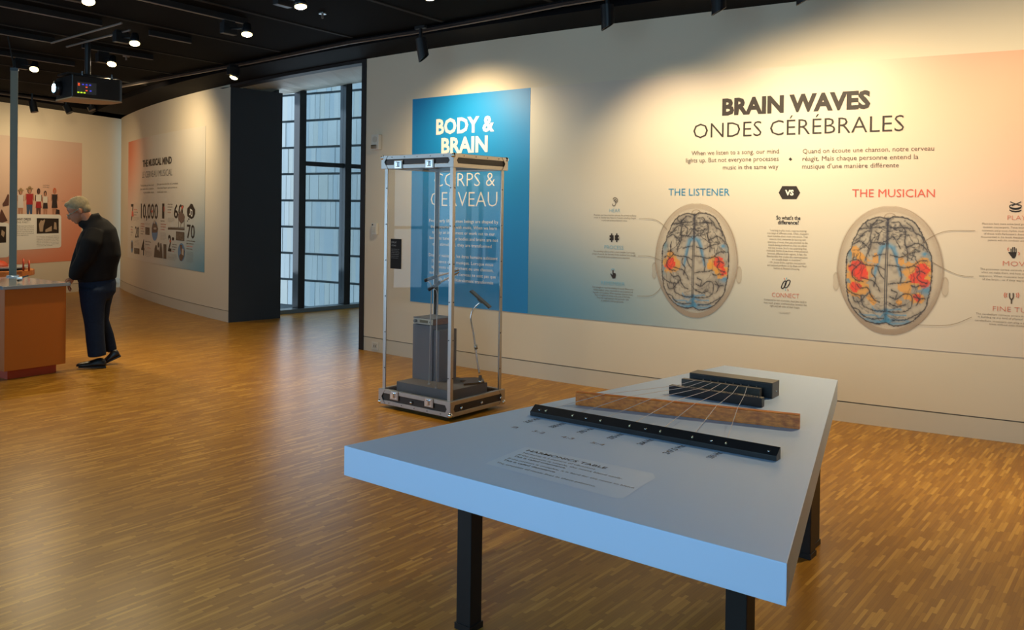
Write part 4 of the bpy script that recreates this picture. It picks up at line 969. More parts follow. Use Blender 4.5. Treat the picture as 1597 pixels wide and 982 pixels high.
small = [('Musicians and non-musicians activate the primary auditory', (926.7, 336.4), (992.9, 337), 2.6), ('cortex to identify basic features of sound, including changes', (926.9, 340.1), (992.1, 341.2), 2.6), ('in pitch and variances between voices.', (938.8, 344.6), (978.9, 345.2), 2.6),
    ('The secondary auditory cortex is more complex. It processes', (926, 392.6), (990.5, 394.9), 2.6), ('groups of sounds, like harmony (notes combined into chords)', (924.2, 396.6), (992, 399.3), 2.6), ('and melody (notes combined into a sequence).', (932.4, 401), (982.8, 403.3), 2.6),
    ('Ever struggle to recall the meaning of a word? Blame your', (924.8, 448.4), (988.6, 452.1), 2.7), ('tertiary auditory cortex, responsible for word memory and', (926, 452.4), (987.4, 456.3), 2.7), ('linguistic connotations. When musicians listen to music,', (925.3, 456.4), (987.8, 460.7), 2.7), ('there is heightened activity in this zone of the brain.', (928.2, 460.6), (983.7, 464.4), 2.7), ('They may recall playing in that particular style', (931, 464.8), (981, 468.2), 2.7), ('or anticipate chord progressions.', (937.9, 469.2), (973.3, 471.7), 2.7),
    ('Compared to non-musicians, musicians tend to', (1191.9, 468.4), (1258.4, 471.6), 2.9), ('have much greater communication between the', (1191.9, 473), (1258.4, 476.4), 2.9), ('right and left sides of their brains.', (1201, 478), (1247.8, 480.6), 2.9), ('as seen in functional imaging studies', (1214.6, 486.8), (1233, 488), 1.2), ('of trained performers', (1216.6, 488.8), (1231, 489.6), 1.2)]
q_ = ['"Learning to play music requires training', 'in a range of different areas. Often, musicians', 'must translate sheet music into action. They', 'exercise their memories by learning vast', 'quantities of notes, then pay attention to the', 'sounds being produced so they can adjust', "and stay in time. So it's not surprising that", "musicians' brains show more communication", 'between different brain regions. In fact, the', 'fibre bundles that enable this communication', 'are actually larger in musicians."', '—Dr. Jessica Grahn, cognitive neuroscientist', 'and assistant professor in the Brain and Mind', 'Institute at Western University']
qx = [(205, 297, 765, 307), (168, 340, 798, 352), (175, 386, 787, 396), (200, 431, 755, 441), (172, 476, 785, 488), (182, 520, 772, 533), (180, 564, 768, 578), (158, 606, 787, 622), (173, 651, 768, 668), (158, 694, 782, 713), (240, 741, 688, 753), (185, 785, 753, 801), (168, 829, 762, 848), (265, 876, 657, 889)]
small += [(s, (1180 + a / 9.82, 330 + b / 9.82), (1180 + c / 9.82, 330 + d / 9.82), 2.9) for s, (a, b, c, d) in zip(q_, qx)]
small += [('Musicians have more active basal ganglia than their non-', (1531.8, 349.2), (1634, 352), 2.8), ('musician counterparts. These brain structures control', (1533, 354.6), (1634, 357.4), 2.8), ('movement and process rhythm, music can improve the gait', (1531.5, 359.8), (1636, 363), 2.8), ("of those with Parkinson's disease. This has been", (1534.5, 364.8), (1632, 368), 2.8), ('documented in his book Awakenings, about treating', (1529.8, 369.6), (1636, 373.4), 2.8), ('patients with the condition using music therapy.', (1540.8, 374.8), (1628, 378), 2.8),
    ('The premotor cortex controls which muscles move', (1528.7, 419.8), (1640, 425), 2.8), ('when we make them, and how we plan movement in', (1530.2, 425), (1638, 430), 2.8), ('sequence. When musicians hear a song, this region', (1526.9, 430.4), (1640, 436), 2.8), ('of the brain—as if they were actually playing.', (1531.8, 435.8), (1634, 441), 2.8),
    ('The cerebellum corrects errors in movement, helping', (1522, 489.6), (1640, 497), 2.8), ('in building up any kind of physical expertise. With the', (1525, 494.6), (1640, 501.6), 2.8), ('cerebellum, musicians can play a piece thousands of', (1520.6, 500.2), (1640, 507.6), 2.8), ('times without even thinking about it.', (1542.6, 506), (1620, 511), 2.8)]
lettering(mural, 'small_print', ARC, [(s, a, b, c, -0.004) for s, a, b, c in small], mat('print_mid_brown', (0.17, 0.12, 0.08), 0.6))
lettering(mural, 'question_text', ARC, [("So what's the", (1211, 342.2), (1248.5, 342.3), 5.8, .018), ('difference?', (1213.4, 349.4), (1246, 349.7), 5.8, .018)], M['txt'])
flat(mural, 'versus_badge', ARC, [[(1214.6, 300.4), (1220.2, 290.1), (1242.4, 290.1), (1248.3, 300.4), (1242.4, 310.4), (1220.2, 310.4)]], M['txt'], .006)
lettering(mural, 'versus_text', ARC, [('VS', (1224.6, 304.3), (1238.2, 304.3), 7.8, .045)], M['white'], .008)
strokes(mural, 'pointer_line', ARC, [[(997.2, 341), (1012, 341), (1022, 342.2), (1032, 348), (1041, 358)], [(996, 399), (1015, 399.6), (1032.3, 406.5)], [(994.1, 461), (1010, 461.5), (1020, 459), (1029, 451), (1036, 440)],
    [(1521, 359.4), (1483, 359.4), (1464.7, 363.5), (1447.4, 372.6), (1427, 388), (1404, 405)], [(1454, 408.3), (1475, 420), (1496.4, 428.8), (1518.4, 431)], [(1425, 505.5), (1454, 507), (1475, 506.8), (1493.8, 503), (1515.7, 493.8)]], .0032, M['tanline'], .011)
# icons
strokes(mural, 'ear_icon', ARC, [[(956.5, 311), (958, 308.6), (961, 308.5), (963.5, 311), (963.2, 314.5), (961, 317), (959.8, 320), (957.5, 321), (955.8, 319.5), (956.5, 317.5)], [(958, 314), (958.6, 311.6), (961, 311.4), (961.6, 313.6), (959.6, 316)], [(958.6, 312.5), (960.4, 314.5)]], .006, M['txt2'])
pz = []
for cx_ in (954.4, 962.4): pz += [rct(cx_ - 3.0, 366.5, cx_ + 3.0, 374.5), rct(cx_ - 1, 363.8, cx_ + 1, 366.6), rct(cx_ - 1, 374.4, cx_ + 1, 377.3)]
pz += [rct(951, 367.3, 951.8, 369), rct(951, 372, 951.8, 373.8), rct(965, 367.3, 965.8, 369), rct(965, 372, 965.8, 373.8)]
flat(mural, 'puzzle_icon', ARC, pz, M['txt']); flat(mural, 'puzzle_gap', ARC, [ell(951.2, 370.5, 1.4, 1.5), ell(965.7, 370.5, 1.3, 1.5), ell(958.6, 370.5, 1.2, 2.2)], mat('mural_tone', (.45, .42, .35), .5), .0075)
flat(mural, 'pointing_hand_icon', ARC, [[(955.6, 421), (957.2, 421), (957.4, 425.5), (960.6, 426), (961.2, 429), (960, 434), (956, 434.4), (952.2, 427), (953.2, 425.8), (955.6, 429)]], M['txt'])
strokes(mural, 'tap_ring', ARC, [[(953.6, 422), (954.6, 419.5), (957.6, 419.2), (959.2, 421.6)]], .006, M['pblue2'])
strokes(mural, 'link_icon', ARC, [[(1219, 446.5), (1222, 440), (1225, 437.8), (1226.5, 440), (1224, 446.5), (1221, 449.4), (1219, 448.5), (1219, 446.5)], [(1224, 446), (1226.5, 439), (1230, 436.4), (1232.6, 438), (1230.5, 444), (1227, 448), (1224.6, 448), (1224, 446)]], .007, M['txt'])
strokes(mural, 'link_spark', ARC, [[(1223, 433.5), (1224.5, 435.6)], [(1228.5, 450.4), (1229.6, 452.6)]], .006, M['pred2']); strokes(mural, 'link_spark', ARC, [[(1227.2, 432.6), (1226.8, 435.2)], [(1225.4, 450.4), (1225, 452.6)]], .006, M['pblue2'])
strokes(mural, 'drum_icon', ARC, [[(1575.5, 314.5), (1590, 320.5)], [(1592.5, 314.5), (1578, 321)], ell(1583.6, 321.5, 9.2, 3, 16) + [(1592.8, 321.5)]], .006, M['txt'])
flat(mural, 'drum_band', ARC, [[(1574.2, 322.5), (1578, 324.4), (1583.6, 325.2), (1589, 324.5), (1593, 322.6), (1593, 324.6), (1589, 326.6), (1583.6, 327.2), (1578, 326.4), (1574.2, 324.4)], [(1574.2, 326.2), (1578, 328), (1583.6, 328.8), (1589, 328.2), (1593, 326.4), (1593, 328.6), (1589, 330.6), (1583.6, 331), (1578, 330.4), (1574.2, 328.2)]], M['txt'])
flat(mural, 'hand_icon', ARC, [[(1576, 393), (1585.6, 393), (1584.6, 399), (1582, 402.6), (1579, 402.6), (1572.4, 393.6), (1573.6, 392.6)]] + [rct(x, y, x + 1.7, 394) for x, y in ((1576, 387.5), (1578.6, 385.2), (1581.2, 385), (1583.9, 387.2))], M['txt'])
strokes(mural, 'motion_mark', ARC, [[(1573.4, 386), (1571.6, 388), (1573, 391)], [(1588, 393), (1589.8, 395), (1588.4, 397.6)], [(1570.6, 457), (1569, 460), (1570.4, 463.2)], [(1567.6, 456), (1566, 460), (1567.6, 464)], [(1584.6, 457), (1586, 460), (1584.8, 463.2)], [(1587.4, 456), (1589, 460), (1587.6, 464)]], .006, M['pred2'])
strokes(mural, 'tuning_fork_icon', ARC, [[(1574.6, 456.6), (1574.7, 463.5), (1577.4, 466.6), (1580.2, 463.5), (1580.2, 456.6)], [(1577.4, 466.5), (1577.3, 473.4)]], .009, M['txt2'])

# ---- brain prints (colour computed on a fine grid of the print)
def dseg(X, Y, ax, ay, bx, by):
    dx, dy = bx - ax, by - ay; L2 = dx * dx + dy * dy + 1e-9; t = np.clip(((X - ax) * dx + (Y - ay) * dy) / L2, 0, 1)
    return np.hypot(X - ax - t * dx, Y - ay - t * dy)
def vnoise(X, Y, sc, seed):
    r = np.random.default_rng(seed); G = r.random((64, 64)); x, y = X / sc, Y / sc; xi, yi = np.floor(x).astype(int), np.floor(y).astype(int); fx, fy = x - xi, y - yi
    fx, fy = fx * fx * (3 - 2 * fx), fy * fy * (3 - 2 * fy); g = lambda a, b: G[a % 64, b % 64]
    return (g(xi, yi) * (1 - fx) + g(xi + 1, yi) * fx) * (1 - fy) + (g(xi, yi + 1) * (1 - fx) + g(xi + 1, yi + 1) * fx) * fy
OUT_L = [(404, 128), (350, 108), (290, 122), (235, 150), (195, 200), (170, 250), (145, 300), (135, 345), (112, 375), (102, 420), (100, 480), (98, 560), (105, 640), (115, 690), (130, 750), (165, 800), (215, 850), (280, 885), (340, 893), (398, 880)]
OUT_R = [(410, 128), (450, 108), (520, 112), (580, 135), (620, 175), (650, 230), (680, 290), (700, 345), (718, 385), (722, 450), (722, 540), (715, 620), (700, 690), (690, 740), (650, 800), (600, 850), (530, 885), (460, 900), (404, 882)]
SUL = [[(235, 150), (260, 180), (300, 160), (330, 135), (370, 140)], [(275, 165), (285, 215), (275, 260), (285, 310), (275, 350), (255, 390), (245, 430)], [(195, 200), (240, 195), (290, 190), (345, 185), (385, 180)], [(215, 250), (240, 220), (275, 215)],
    [(165, 290), (190, 270), (215, 250)], [(145, 320), (175, 300), (205, 290), (240, 315), (270, 345)], [(285, 300), (330, 295), (380, 305)], [(300, 400), (350, 385), (390, 380)], [(150, 430), (190, 430), (215, 455), (260, 465), (330, 470), (385, 490)],
    [(210, 450), (180, 480), (150, 510), (145, 550), (175, 580), (230, 590)], [(215, 560), (260, 570), (300, 580), (330, 610), (355, 655)], [(110, 650), (150, 680), (200, 690), (250, 690), (280, 660)], [(180, 610), (210, 640), (250, 630), (270, 640), (285, 680), (310, 715), (350, 735)],
    [(150, 700), (170, 740), (215, 735), (240, 700)], [(215, 700), (230, 760), (280, 790), (340, 800), (390, 800)], [(160, 790), (200, 800), (230, 840), (300, 860), (380, 850)], [(310, 215), (340, 240), (330, 280)], [(120, 480), (150, 470), (180, 480)], [(300, 480), (290, 520), (320, 560), (310, 620)], [(340, 470), (350, 520), (380, 560)],
    [(430, 150), (480, 145), (500, 165), (530, 200), (535, 250), (530, 290), (550, 350), (555, 390), (550, 420)], [(425, 190), (490, 185), (525, 185), (570, 190)], [(540, 150), (580, 180), (600, 220), (640, 240), (670, 290)], [(540, 330), (580, 310), (620, 295), (660, 315), (695, 350)],
    [(480, 270), (500, 240), (530, 235)], [(415, 460), (480, 465), (520, 475), (580, 465), (600, 450), (640, 420), (690, 420)], [(430, 385), (490, 400), (520, 390), (560, 370)], [(415, 600), (460, 590), (520, 585), (580, 570)], [(580, 600), (610, 610), (640, 600), (680, 600)],
    [(430, 690), (470, 705), (500, 690), (530, 665), (575, 665), (590, 700), (585, 750)], [(600, 680), (640, 690), (680, 690)], [(620, 500), (650, 495), (680, 510)], [(600, 460), (630, 470), (640, 510), (620, 540), (650, 570), (690, 580)], [(580, 760), (540, 790), (480, 800), (415, 800)],
    [(650, 790), (600, 820), (540, 850), (450, 860)], [(600, 340), (640, 350), (600, 360), (570, 370)], [(440, 640), (480, 660), (470, 700)], [(500, 480), (510, 530), (500, 580)], [(620, 740), (640, 700), (610, 660)], [(430, 740), (480, 760), (540, 740)]]
def brain(name, box, warm, pix, seed=3):
    """box: px left, px right, px top, px bottom (of the 842x982 drawing frame) on the wall"""
    xl, xr, yt, yb, cy_, cx_ = box
    s0, s1 = ARC.hit(xl, cy_)[0], ARC.hit(xr, cy_)[0]; z1, z0 = ARC.hit(cx_, yt)[1], ARC.hit(cx_, yb)[1]
    nx, ny = 300, 350; X, Y = np.meshgrid(np.linspace(0, 842, nx + 1), np.linspace(0, 982, ny + 1))
    RGB = np.zeros(X.shape + (3,)); A = np.zeros(X.shape)
    def over(col, a):
        nonlocal RGB, A
        a = np.clip(a, 0, 1); na = a + A * (1 - a); k = np.where(na > 1e-6, a / np.maximum(na, 1e-6), 0)[..., None]
        RGB = RGB * (1 - k) + np.array(col) * k; A = na
    # head outline
    t = (Y - 498) / 470.0; half = 388 * np.power(np.clip(1 - np.abs(t) ** 2.35, 0, 1), 0.5) * (1 - 0.10 * np.clip(-t, 0, 1) - 0.05 * np.clip(t, 0, 1)) ; cxh = 418
    def hd(k): 
        t_ = (Y - 498) / (470.0 * k); return 388 * k * np.power(np.clip(1 - np.abs(t_) ** np.where(t_ > 0, 1.95, 2.5), 0, 1), 0.5) * (1 - 0.10 * np.clip(-t_, 0, 1) - 0.05 * np.clip(t_, 0, 1)) - np.abs(X - cxh)
    d = np.where(np.abs(Y - 498) < 468, hd(1.0), -99); d2 = np.where(np.abs(Y - 498) < 428, hd(0.91), -99)
    sm = lambda v, w_: np.clip(v / w_ + 0.5, 0, 1)
    for ex_ in (22, 818):
        e = 1 - np.hypot((X - ex_) / 26, (Y - 598) / 66); over((0.50, 0.36, 0.24), sm(e, .12) * .22); over((0.30, 0.2, 0.13), np.exp(-(e / .10) ** 2) * .25)
    over((0.55, 0.43, 0.32), sm(d, 8) * .28)
    over((0.36, 0.26, 0.18), sm(d, 8) * (1 - sm(d2, 34)) * (.17 + .30 * np.clip((Y - 500) / 400, 0, 1)))
    over((0.30, 0.2, 0.13), np.exp(-(d / 7) ** 2) * .35)
    # nose bump
    over((0.3, 0.2, .12), np.exp(-((np.hypot((X - 420) / 1.35, Y - 112) - 30) / 4) ** 2) * (Y < 118) * .35)
    # brain body
    mask = np.zeros(X.shape, bool)
    poly = [tuple(p) for p in OUT_L] + [tuple(p) for p in OUT_R[::-1]]
    px, py = np.array([p[0] for p in poly]), np.array([p[1] for p in poly])
    for i in range(len(poly)):
        x1, y1, x2, y2 = px[i], py[i], px[i - 1], py[i - 1]
        c = ((y1 > Y) != (y2 > Y)) & (X < (x2 - x1) * (Y - y1) / (y2 - y1 + 1e-9) + x1); mask ^= c
    mk = mask.astype(float)
    over((0.60, 0.53, 0.42), mk * .55)
    n1 = vnoise(X, Y, 46, seed); n2 = vnoise(X, Y, 17, seed + 1); n3 = vnoise(X, Y, 8, seed + 2)
    over((0.16, 0.13, 0.11), mk * np.clip((n1 - .5) * 1.2, 0, .28)); over((0.12, 0.10, 0.09), mk * np.clip((n2 - .62) * 1.0, 0, .22))
    fr = np.clip((420 - Y) / 250, 0, 1); over((0.09, .075, .07), mk * fr * np.clip((n2 - .42) * 1.3, 0, .5))
    Wx = X + (n1 - .5) * 26 + (n2 - .5) * 12; Wy = Y + (vnoise(X, Y, 40, seed + 7) - .5) * 26 + (n3 - .5) * 6
    # blue arches, patches, fan
    def lin_(pts, w0, w1, col, al, wx=X, wy=Y, bound=None):
        D = np.full(X.shape, 1e9)
        for i in range(len(pts) - 1):
            w_ = w0 + (w1 - w0) * i / max(1, len(pts) - 1); D = np.minimum(D, dseg(wx, wy, *pts[i], *pts[i + 1]) / w_)
        a = np.exp(-D ** 2) * al; over(col, a * (bound if bound is not None else 1))
    BL = (0.045, 0.26, 0.46); BD = (0.04, 0.13, 0.22)
    lin_([(388, 318), (360, 335), (345, 380), (335, 430), (322, 500), (312, 540)], 20, 11, BL, .72); lin_([(418, 318), (450, 335), (468, 380), (480, 430), (493, 480), (505, 530)], 20, 11, BL, .72)
    lin_([(375, 335), (352, 390), (338, 450)], 7, 5, BD, .6); lin_([(435, 335), (462, 390), (478, 450)], 7, 5, BD, .6)
    for (bx_, by_, rx_, ry_, al) in ((125, 385, 24, 50, .7), (118, 590, 18, 45, .65), (690, 630, 45, 35, .75), (672, 372, 22, 16, .85), (705, 400, 16, 40, .5)): over(BL if al > .7 else (.08, .22, .3), mk * np.exp(-(((X - bx_) / rx_) ** 2 + ((Y - by_) / ry_) ** 2)) * al)
    for pts in ([(398, 790), (394, 840), (396, 880)], [(395, 820), (340, 840), (270, 835), (210, 825)], [(395, 850), (340, 880), (280, 884), (215, 850)], [(405, 820), (460, 830), (540, 815)], [(405, 850), (450, 890), (530, 885), (610, 845)], [(395, 800), (340, 800), (300, 775)], [(405, 805), (450, 790), (500, 770)], [(400, 870), (330, 868), (260, 862)], [(400, 872), (470, 866), (560, 858)]): lin_(pts, 11, 5, BL, .70, Wx, Wy, mk)
    lin_([(398, 790), (396, 875)], 20, 26, (0.03, 0.12, 0.2), .6, X, Y, mk)
    # warm activation patches, stepped like scan cells
    q = pix; Xq, Yq = np.floor(X / q) * q + q / 2, np.floor(Y / q) * q + q / 2; jit = (vnoise(Xq, Yq, q * 1.7, seed + 11) - .5)
    for (kind, x_, y_, rx_, ry_) in warm:
        e = 1 - np.hypot((Xq - x_) / (rx_ * 1.14), (Yq - y_) / (ry_ * 1.14)) + jit * .45
        over((0.72, 0.33, 0.045) if kind == 'o' else (0.80, 0.055, 0.025), np.clip(e * 7, 0, 1) * (.82 if kind == 'o' else .93) * np.clip(mk + .0, 0, 1))
    # folds
    for i, pts in enumerate(SUL):
        P = [(p.x, p.y) for p in spline(pts, 3)]; lin_(P, 15, 15, (0.12, .095, .08), .30, X + (n2 - .5) * 10, Y + (n3 - .5) * 8, mk); lin_(P, 4.2, 4.2, (0.022, 0.018, 0.022), .90, X + (n2 - .5) * 7, Y + (n3 - .5) * 7)
    for k_ in range(130):      # short fine creases, denser at the front and the rim
        r = RNG.random(4); an = r[0] * 2 * PI; rad = .55 + .42 * r[1]; x_ = 410 + 300 * rad * math.cos(an); y_ = 500 + 385 * rad * math.sin(an)
        if y_ > 420 and r[3] < .35: continue
        a2 = an + PI / 2 + (r[2] - .5) * 1.6; L_ = 22 + 28 * r[3]
        P = [(x_ - math.cos(a2) * L_, y_ - math.sin(a2) * L_), (x_ + (r[2] - .5) * 16, y_ + 8), (x_ + math.cos(a2) * L_, y_ + math.sin(a2) * L_)]
        lin_([(p.x, p.y) for p in spline(P, 3)], 3.2, 3.2, (0.03, .025, .028), .80 if y_ < 420 else .40, X + (n2 - .5) * 10, Y + (n3 - .5) * 10, mk)
    for P in (OUT_L, OUT_R): lin_([(p.x, p.y) for p in spline(P, 3)], 5.5, 4, (0.025, .02, .025), .95, X + (n3 - .5) * 9, Y + (n2 - .5) * 9)
    lin_([(405, 125), (404, 190), (402, 300)], 15, 10, (0.03, .026, .035), .92, X + (n3 - .5) * 8, Y); lin_([(398, 300), (392, 450), (390, 620), (390, 800)], 4.2, 4.2, (0.035, .03, .035), .95); lin_([(408, 300), (406, 450), (404, 620), (402, 800)], 4.2, 4.2, (0.035, .03, .035), .95)
    V = np.empty(((ny + 1) * (nx + 1), 3)); k = 0
    for j in range(ny + 1):
        z = z1 + (z0 - z1) * j / ny
        for i in range(nx + 1):
            th = (s0 + (s1 - s0) * i / nx) / ARC.R; r = ARC.R + .0085; V[k] = (ARC.C.x + r * math.cos(th), ARC.C.y + r * math.sin(th), z); k += 1
    keep = (A > .01); I, J = np.meshgrid(np.arange(nx), np.arange(ny)); K0 = (J * (nx + 1) + I)
    kk = keep[:-1, :-1] | keep[1:, 1:] | keep[1:, :-1] | keep[:-1, 1:]
    K0 = K0[kk]; Fq = np.stack([K0, K0 + nx + 1, K0 + nx + 2, K0 + 1], 1)
    used = np.unique(Fq); rm = np.full(V.shape[0], -1); rm[used] = np.arange(len(used)); Fq = rm[Fq]; V = V[used]
    me = bpy.data.meshes.new(name); me.from_pydata(V.tolist(), [], Fq.tolist()); at_ = me.color_attributes.new('print', 'FLOAT_COLOR', 'POINT')
    C4 = np.concatenate([RGB.reshape(-1, 3), A.reshape(-1, 1)], 1)[used]; at_.data.foreach_set('color', C4.astype(np.float32).ravel())
    o = bpy.data.objects.new(name, me); COL.objects.link(o); me.materials.append(M['brainprint']); o.parent = mural; return o
b = brain('brain_print', (1300, 1480, 315, 525, 420, 1390), [('o', 200, 510, 98, 92), ('o', 190, 635, 82, 66), ('o', 168, 365, 30, 34), ('o', 210, 408, 26, 26), ('o', 322, 415, 22, 38), ('o', 285, 700, 28, 28), ('o', 310, 735, 20, 22), ('o', 622, 515, 96, 90), ('o', 675, 470, 50, 80), ('o', 540, 620, 48, 48), ('o', 622, 690, 52, 36), ('o', 505, 430, 22, 28), ('o', 500, 728, 22, 18), ('o', 548, 682, 30, 28),
    ('r', 180, 490, 62, 56), ('r', 215, 535, 50, 42), ('r', 172, 632, 38, 34), ('r', 655, 490, 52, 52), ('r', 625, 545, 52, 40), ('r', 670, 575, 36, 34), ('r', 622, 684, 28, 24)], 11, 3)
tag(b, 'brain print with the larger red and orange patches')
# listener: same drawing, narrower on the wall; frame fitted so head spans px 1022..1152, 317..495
xl = 1020 + (0 - 22) * (660 / 783) / 5.17 + 0; kx_ = (1151.5 - 1021.5) / (806 - 22.0)
b = brain('brain_print', (1021.5 - 22 * kx_, 1151.5 + 36 * kx_, 317.3 - 30 * (178.5 / 938), 495.5 + 14 * (178.5 / 938), 406, 1087), [('o', 190, 528, 76, 76), ('o', 175, 470, 34, 36), ('o', 612, 520, 74, 62), ('o', 660, 580, 58, 52), ('o', 560, 530, 30, 26), ('r', 182, 530, 44, 48), ('r', 150, 555, 26, 18), ('r', 640, 518, 50, 34), ('r', 640, 475, 34, 16), ('r', 678, 575, 26, 30)], 12, 3)
tag(b, 'brain print with the smaller red patches')

# ---- blue panel
panel = empty('body_and_brain_panel', 'solid blue wall panel with white headline behind the clear display case', 'wall panel')
strip(panel, 'panel_sheet', ARC, sL, sA - .001, zBt, zT, .004, mural_material('blue_panel_vinyl', (0.004, 0.215, 0.52), None, None, [((0.005, 0.26, 0.58), .5, .8, 1.2, 1.0, .5)]), 16)
lettering(panel, 'headline_text', ARC, [('BODY &', (680.8, 208.3), (771.5, 204.6), 22, .035), ('BRAIN', (688.8, 238.8), (761, 236), 22.5, .035)], M['white'])
lettering(panel, 'french_headline_text', ARC, [('CORPS &', (677.8, 291), (772.6, 290), 20.5, -.012), ('CERVEAU', (672.3, 321.6), (776.2, 321.8), 22, -.012)], M['white'])
PBT = [('From early life, human beings are shaped by', 77, 197, 890, 215), ('their experiences with music. When we learn', 92, 270, 872, 286), ('to play an instrument or work out to our', 112, 334, 848, 356), ('favourite tunes, our bodies and brains are not', 77, 399, 888, 430), ('only stimulated, they are transformed', 115, 474, 810, 500), ('Dès leur naissance, les êtres humains subissent', 72, 604, 882, 640), ("l'influence de la musique. Lorsque nous", 108, 678, 830, 713), ('apprenons un instrument ou une chanson,', 103, 738, 832, 783), ('notre corps et notre cerveau ne sont pas que', 80, 806, 858, 860), ('stimulés, ils sont littéralement transformés', 95, 876, 830, 930)]
lettering(panel, 'body_text', ARC, [(s, (660 + a / 7.554, 320 + b / 7.554), (660 + c / 7.554, 320 + d / 7.554), 4.8, .004) for s, a, b, c, d in PBT], M['white'])

# ---- left curved wall: musical mind
mm2 = empty('musical_mind_mural', 'square mural of numbers and facts left of the dark jamb', 'mural')
c0s, c1s = ARC.hit(200, 320)[0], ARC.hit(320, 320)[0]; ct, cb = ARC.hit(200, 222)[1], ARC.hit(200, 401)[1]
strip(mm2, 'mural_sheet', ARC, c0s, c1s, cb, ct, .004, mural_material('mind_mural_vinyl', CREAM, None, None, [((0.62, 0.52, 0.40), .5, 0, .8, .4, .4), ((0.72, 0.16, 0.055), -.04, 1.0, .55, .85, 1.0), ((0.35, 0.42, 0.41), 1.05, .35, .38, .9, .5), ((0.10, 0.30, 0.42), 1.08, -.06, .70, .62, 1.0)]), 24)
lettering(mm2, 'title_text', ARC, [('THE MUSICAL MIND', (223.1, 260.2), (268.4, 254.6), 9.6, .035)], M['txt'])
lettering(mm2, 'french_title_text', ARC, [('LE CERVEAU MUSICAL', (222.4, 278), (269.4, 272.8), 9.4, -.005)], M['txt3'])
lettering(mm2, 'intro_text', ARC, [('The next time you hear music', (219.5, 291), (240.6, 289.2), 2.8, 0), ('your mind will be at work in', (219.5, 296.6), (240.6, 294.9), 2.8, 0), ('remarkable ways', (224.4, 301.8), (240.6, 300.4), 2.8, 0), ('Dès que vous entendez de la musique,', (245.8, 289), (278.4, 286.5), 2.8, 0), ("c'est tout l'esprit qui se met au", (245.8, 294.8), (276.6, 292.6), 2.8, 0), ('travail pour vous', (245.8, 300.9), (260.8, 299.8), 2.8, 0)], M['txt3'])
CZ = lambda x, y: (190 + x / 8.929, 310 + y / 8.929)
lettering(mm2, 'number_text', ARC, [('10,000', (220.2, 340.4), (246.9, 340.8), 22, .012), ('7', (204.8, 343.8), (208.6, 343.4), 25, .01), ('1', (253.4, 340), (256.8, 340), 22, .02), ('60', (271.8, 340), (285.8, 340.4), 21, .012), ('70', (292, 371.2), (304.2, 371.4), 20.5, .01), ('20', (211.3, 370.2), (217.2, 370.8), 17, .01), ('4', (220.8, 397.4), (225.8, 397.8), 24, .01), ('2', (262.6, 391), (267.8, 391.2), 24, .02)], M['txt'])
def para(x0, y0, x1, n, dy, s, capp, m_, w_=0.0): lettering(mm2, 'fact_text', ARC, [(s[i % len(s)], CZ(x0, y0 + dy * i), CZ(x1 - (18 if i == n - 1 else 0), y0 + dy * i + (x1 - x0) * .06), capp, w_) for i in range(n)], m_)
wd_ = ['number of songs', 'that listeners', 'can remember', 'after a week', 'of practice on']
fw_ = ['a tune can stay in memory for', 'years after it was first heard', 'and players keep hundreds in', 'mind with ease, research says']
for (x0, y0, x1, n, dy) in ((645, 80, 712, 3, 38), (178, 190, 228, 2, 36), (130, 395, 175, 1, 36), (130, 470, 160, 2, 36), (268, 455, 320, 2, 36), (332, 600, 410, 2, 40), (545, 312, 618, 1, 30), (705, 640, 770, 3, 34), (905, 590, 1025, 2, 36), (905, 700, 1005, 1, 30)): para(x0, y0, x1, n, dy, wd_, 1.9, M['txt2'], .01)
for (x0, y0, x1, n, dy) in ((645, 192, 706, 1, 30), (175, 152, 232, 1, 30), (130, 432, 172, 1, 30), (268, 352, 320, 3, 34), (360, 688, 424, 1, 30), (545, 358, 620, 3, 36), (705, 735, 752, 1, 30), (905, 664, 1005, 1, 30)): para(x0, y0, x1, n, dy, wd_, 1.9, M['pred'], .01)
for (x0, y0, x1, n, dy) in ((170, 255, 240, 4, 16), (648, 270, 740, 4, 16), (330, 345, 405, 2, 16), (180, 580, 245, 5, 18), (330, 730, 425, 5, 17), (540, 475, 620, 6, 18), (645, 770, 765, 5, 18), (905, 740, 998, 9, 17)): para(x0, y0, x1, n, dy, fw_, .9, M['txt3'])
CZP = lambda L: [CZ(x, y) for x, y in L]
flat(mm2, 'thought_cloud', ARC, [CZP([(912, 180), (918, 130), (945, 100), (965, 65), (990, 72), (1005, 110), (1025, 150), (1025, 210), (1005, 262), (975, 282), (945, 265), (918, 240)]), CZP(ell(938, 282, 9, 12, 10)), CZP(ell(920, 308, 7, 9, 10))], M['txt'])
flat(mm2, 'note_mark', ARC, [CZP(ell(955, 215, 9, 13, 10)), CZP(ell(980, 235, 9, 13, 10)), CZP(rct(958, 140, 966, 215)), CZP(rct(982, 160, 989, 235)), CZP([(958, 135), (989, 155), (989, 175), (958, 155)])], M['white'], .008)
flat(mm2, 'dark_text_box', ARC, [CZP(rct(332, 392, 392, 495, 8)), CZP(rct(760, 452, 876, 575, 12)), CZP(rct(176, 680, 250, 760, 12)), CZP(rct(585, 628, 626, 830, 6)), CZP(rct(648, 402, 878, 428, 8))] + [CZP([(652 + 17.4 * i, 404), (660 + 17.4 * i, 388), (668 + 17.4 * i, 404)]) for i in range(13)], M['txt2'], .007)
lettering(mm2, 'box_text', ARC, [(wd_[i % 5], CZ(x0, y0 + 17 * i), CZ(x1, y0 + 17 * i + 3), .9, 0) for (x0, x1, y0, n) in ((338, 386, 415, 5), (768, 860, 480, 6), (182, 242, 702, 4)) for i in range(n)], mat('print_tan', (.42, .33, .22), .6), .0085)
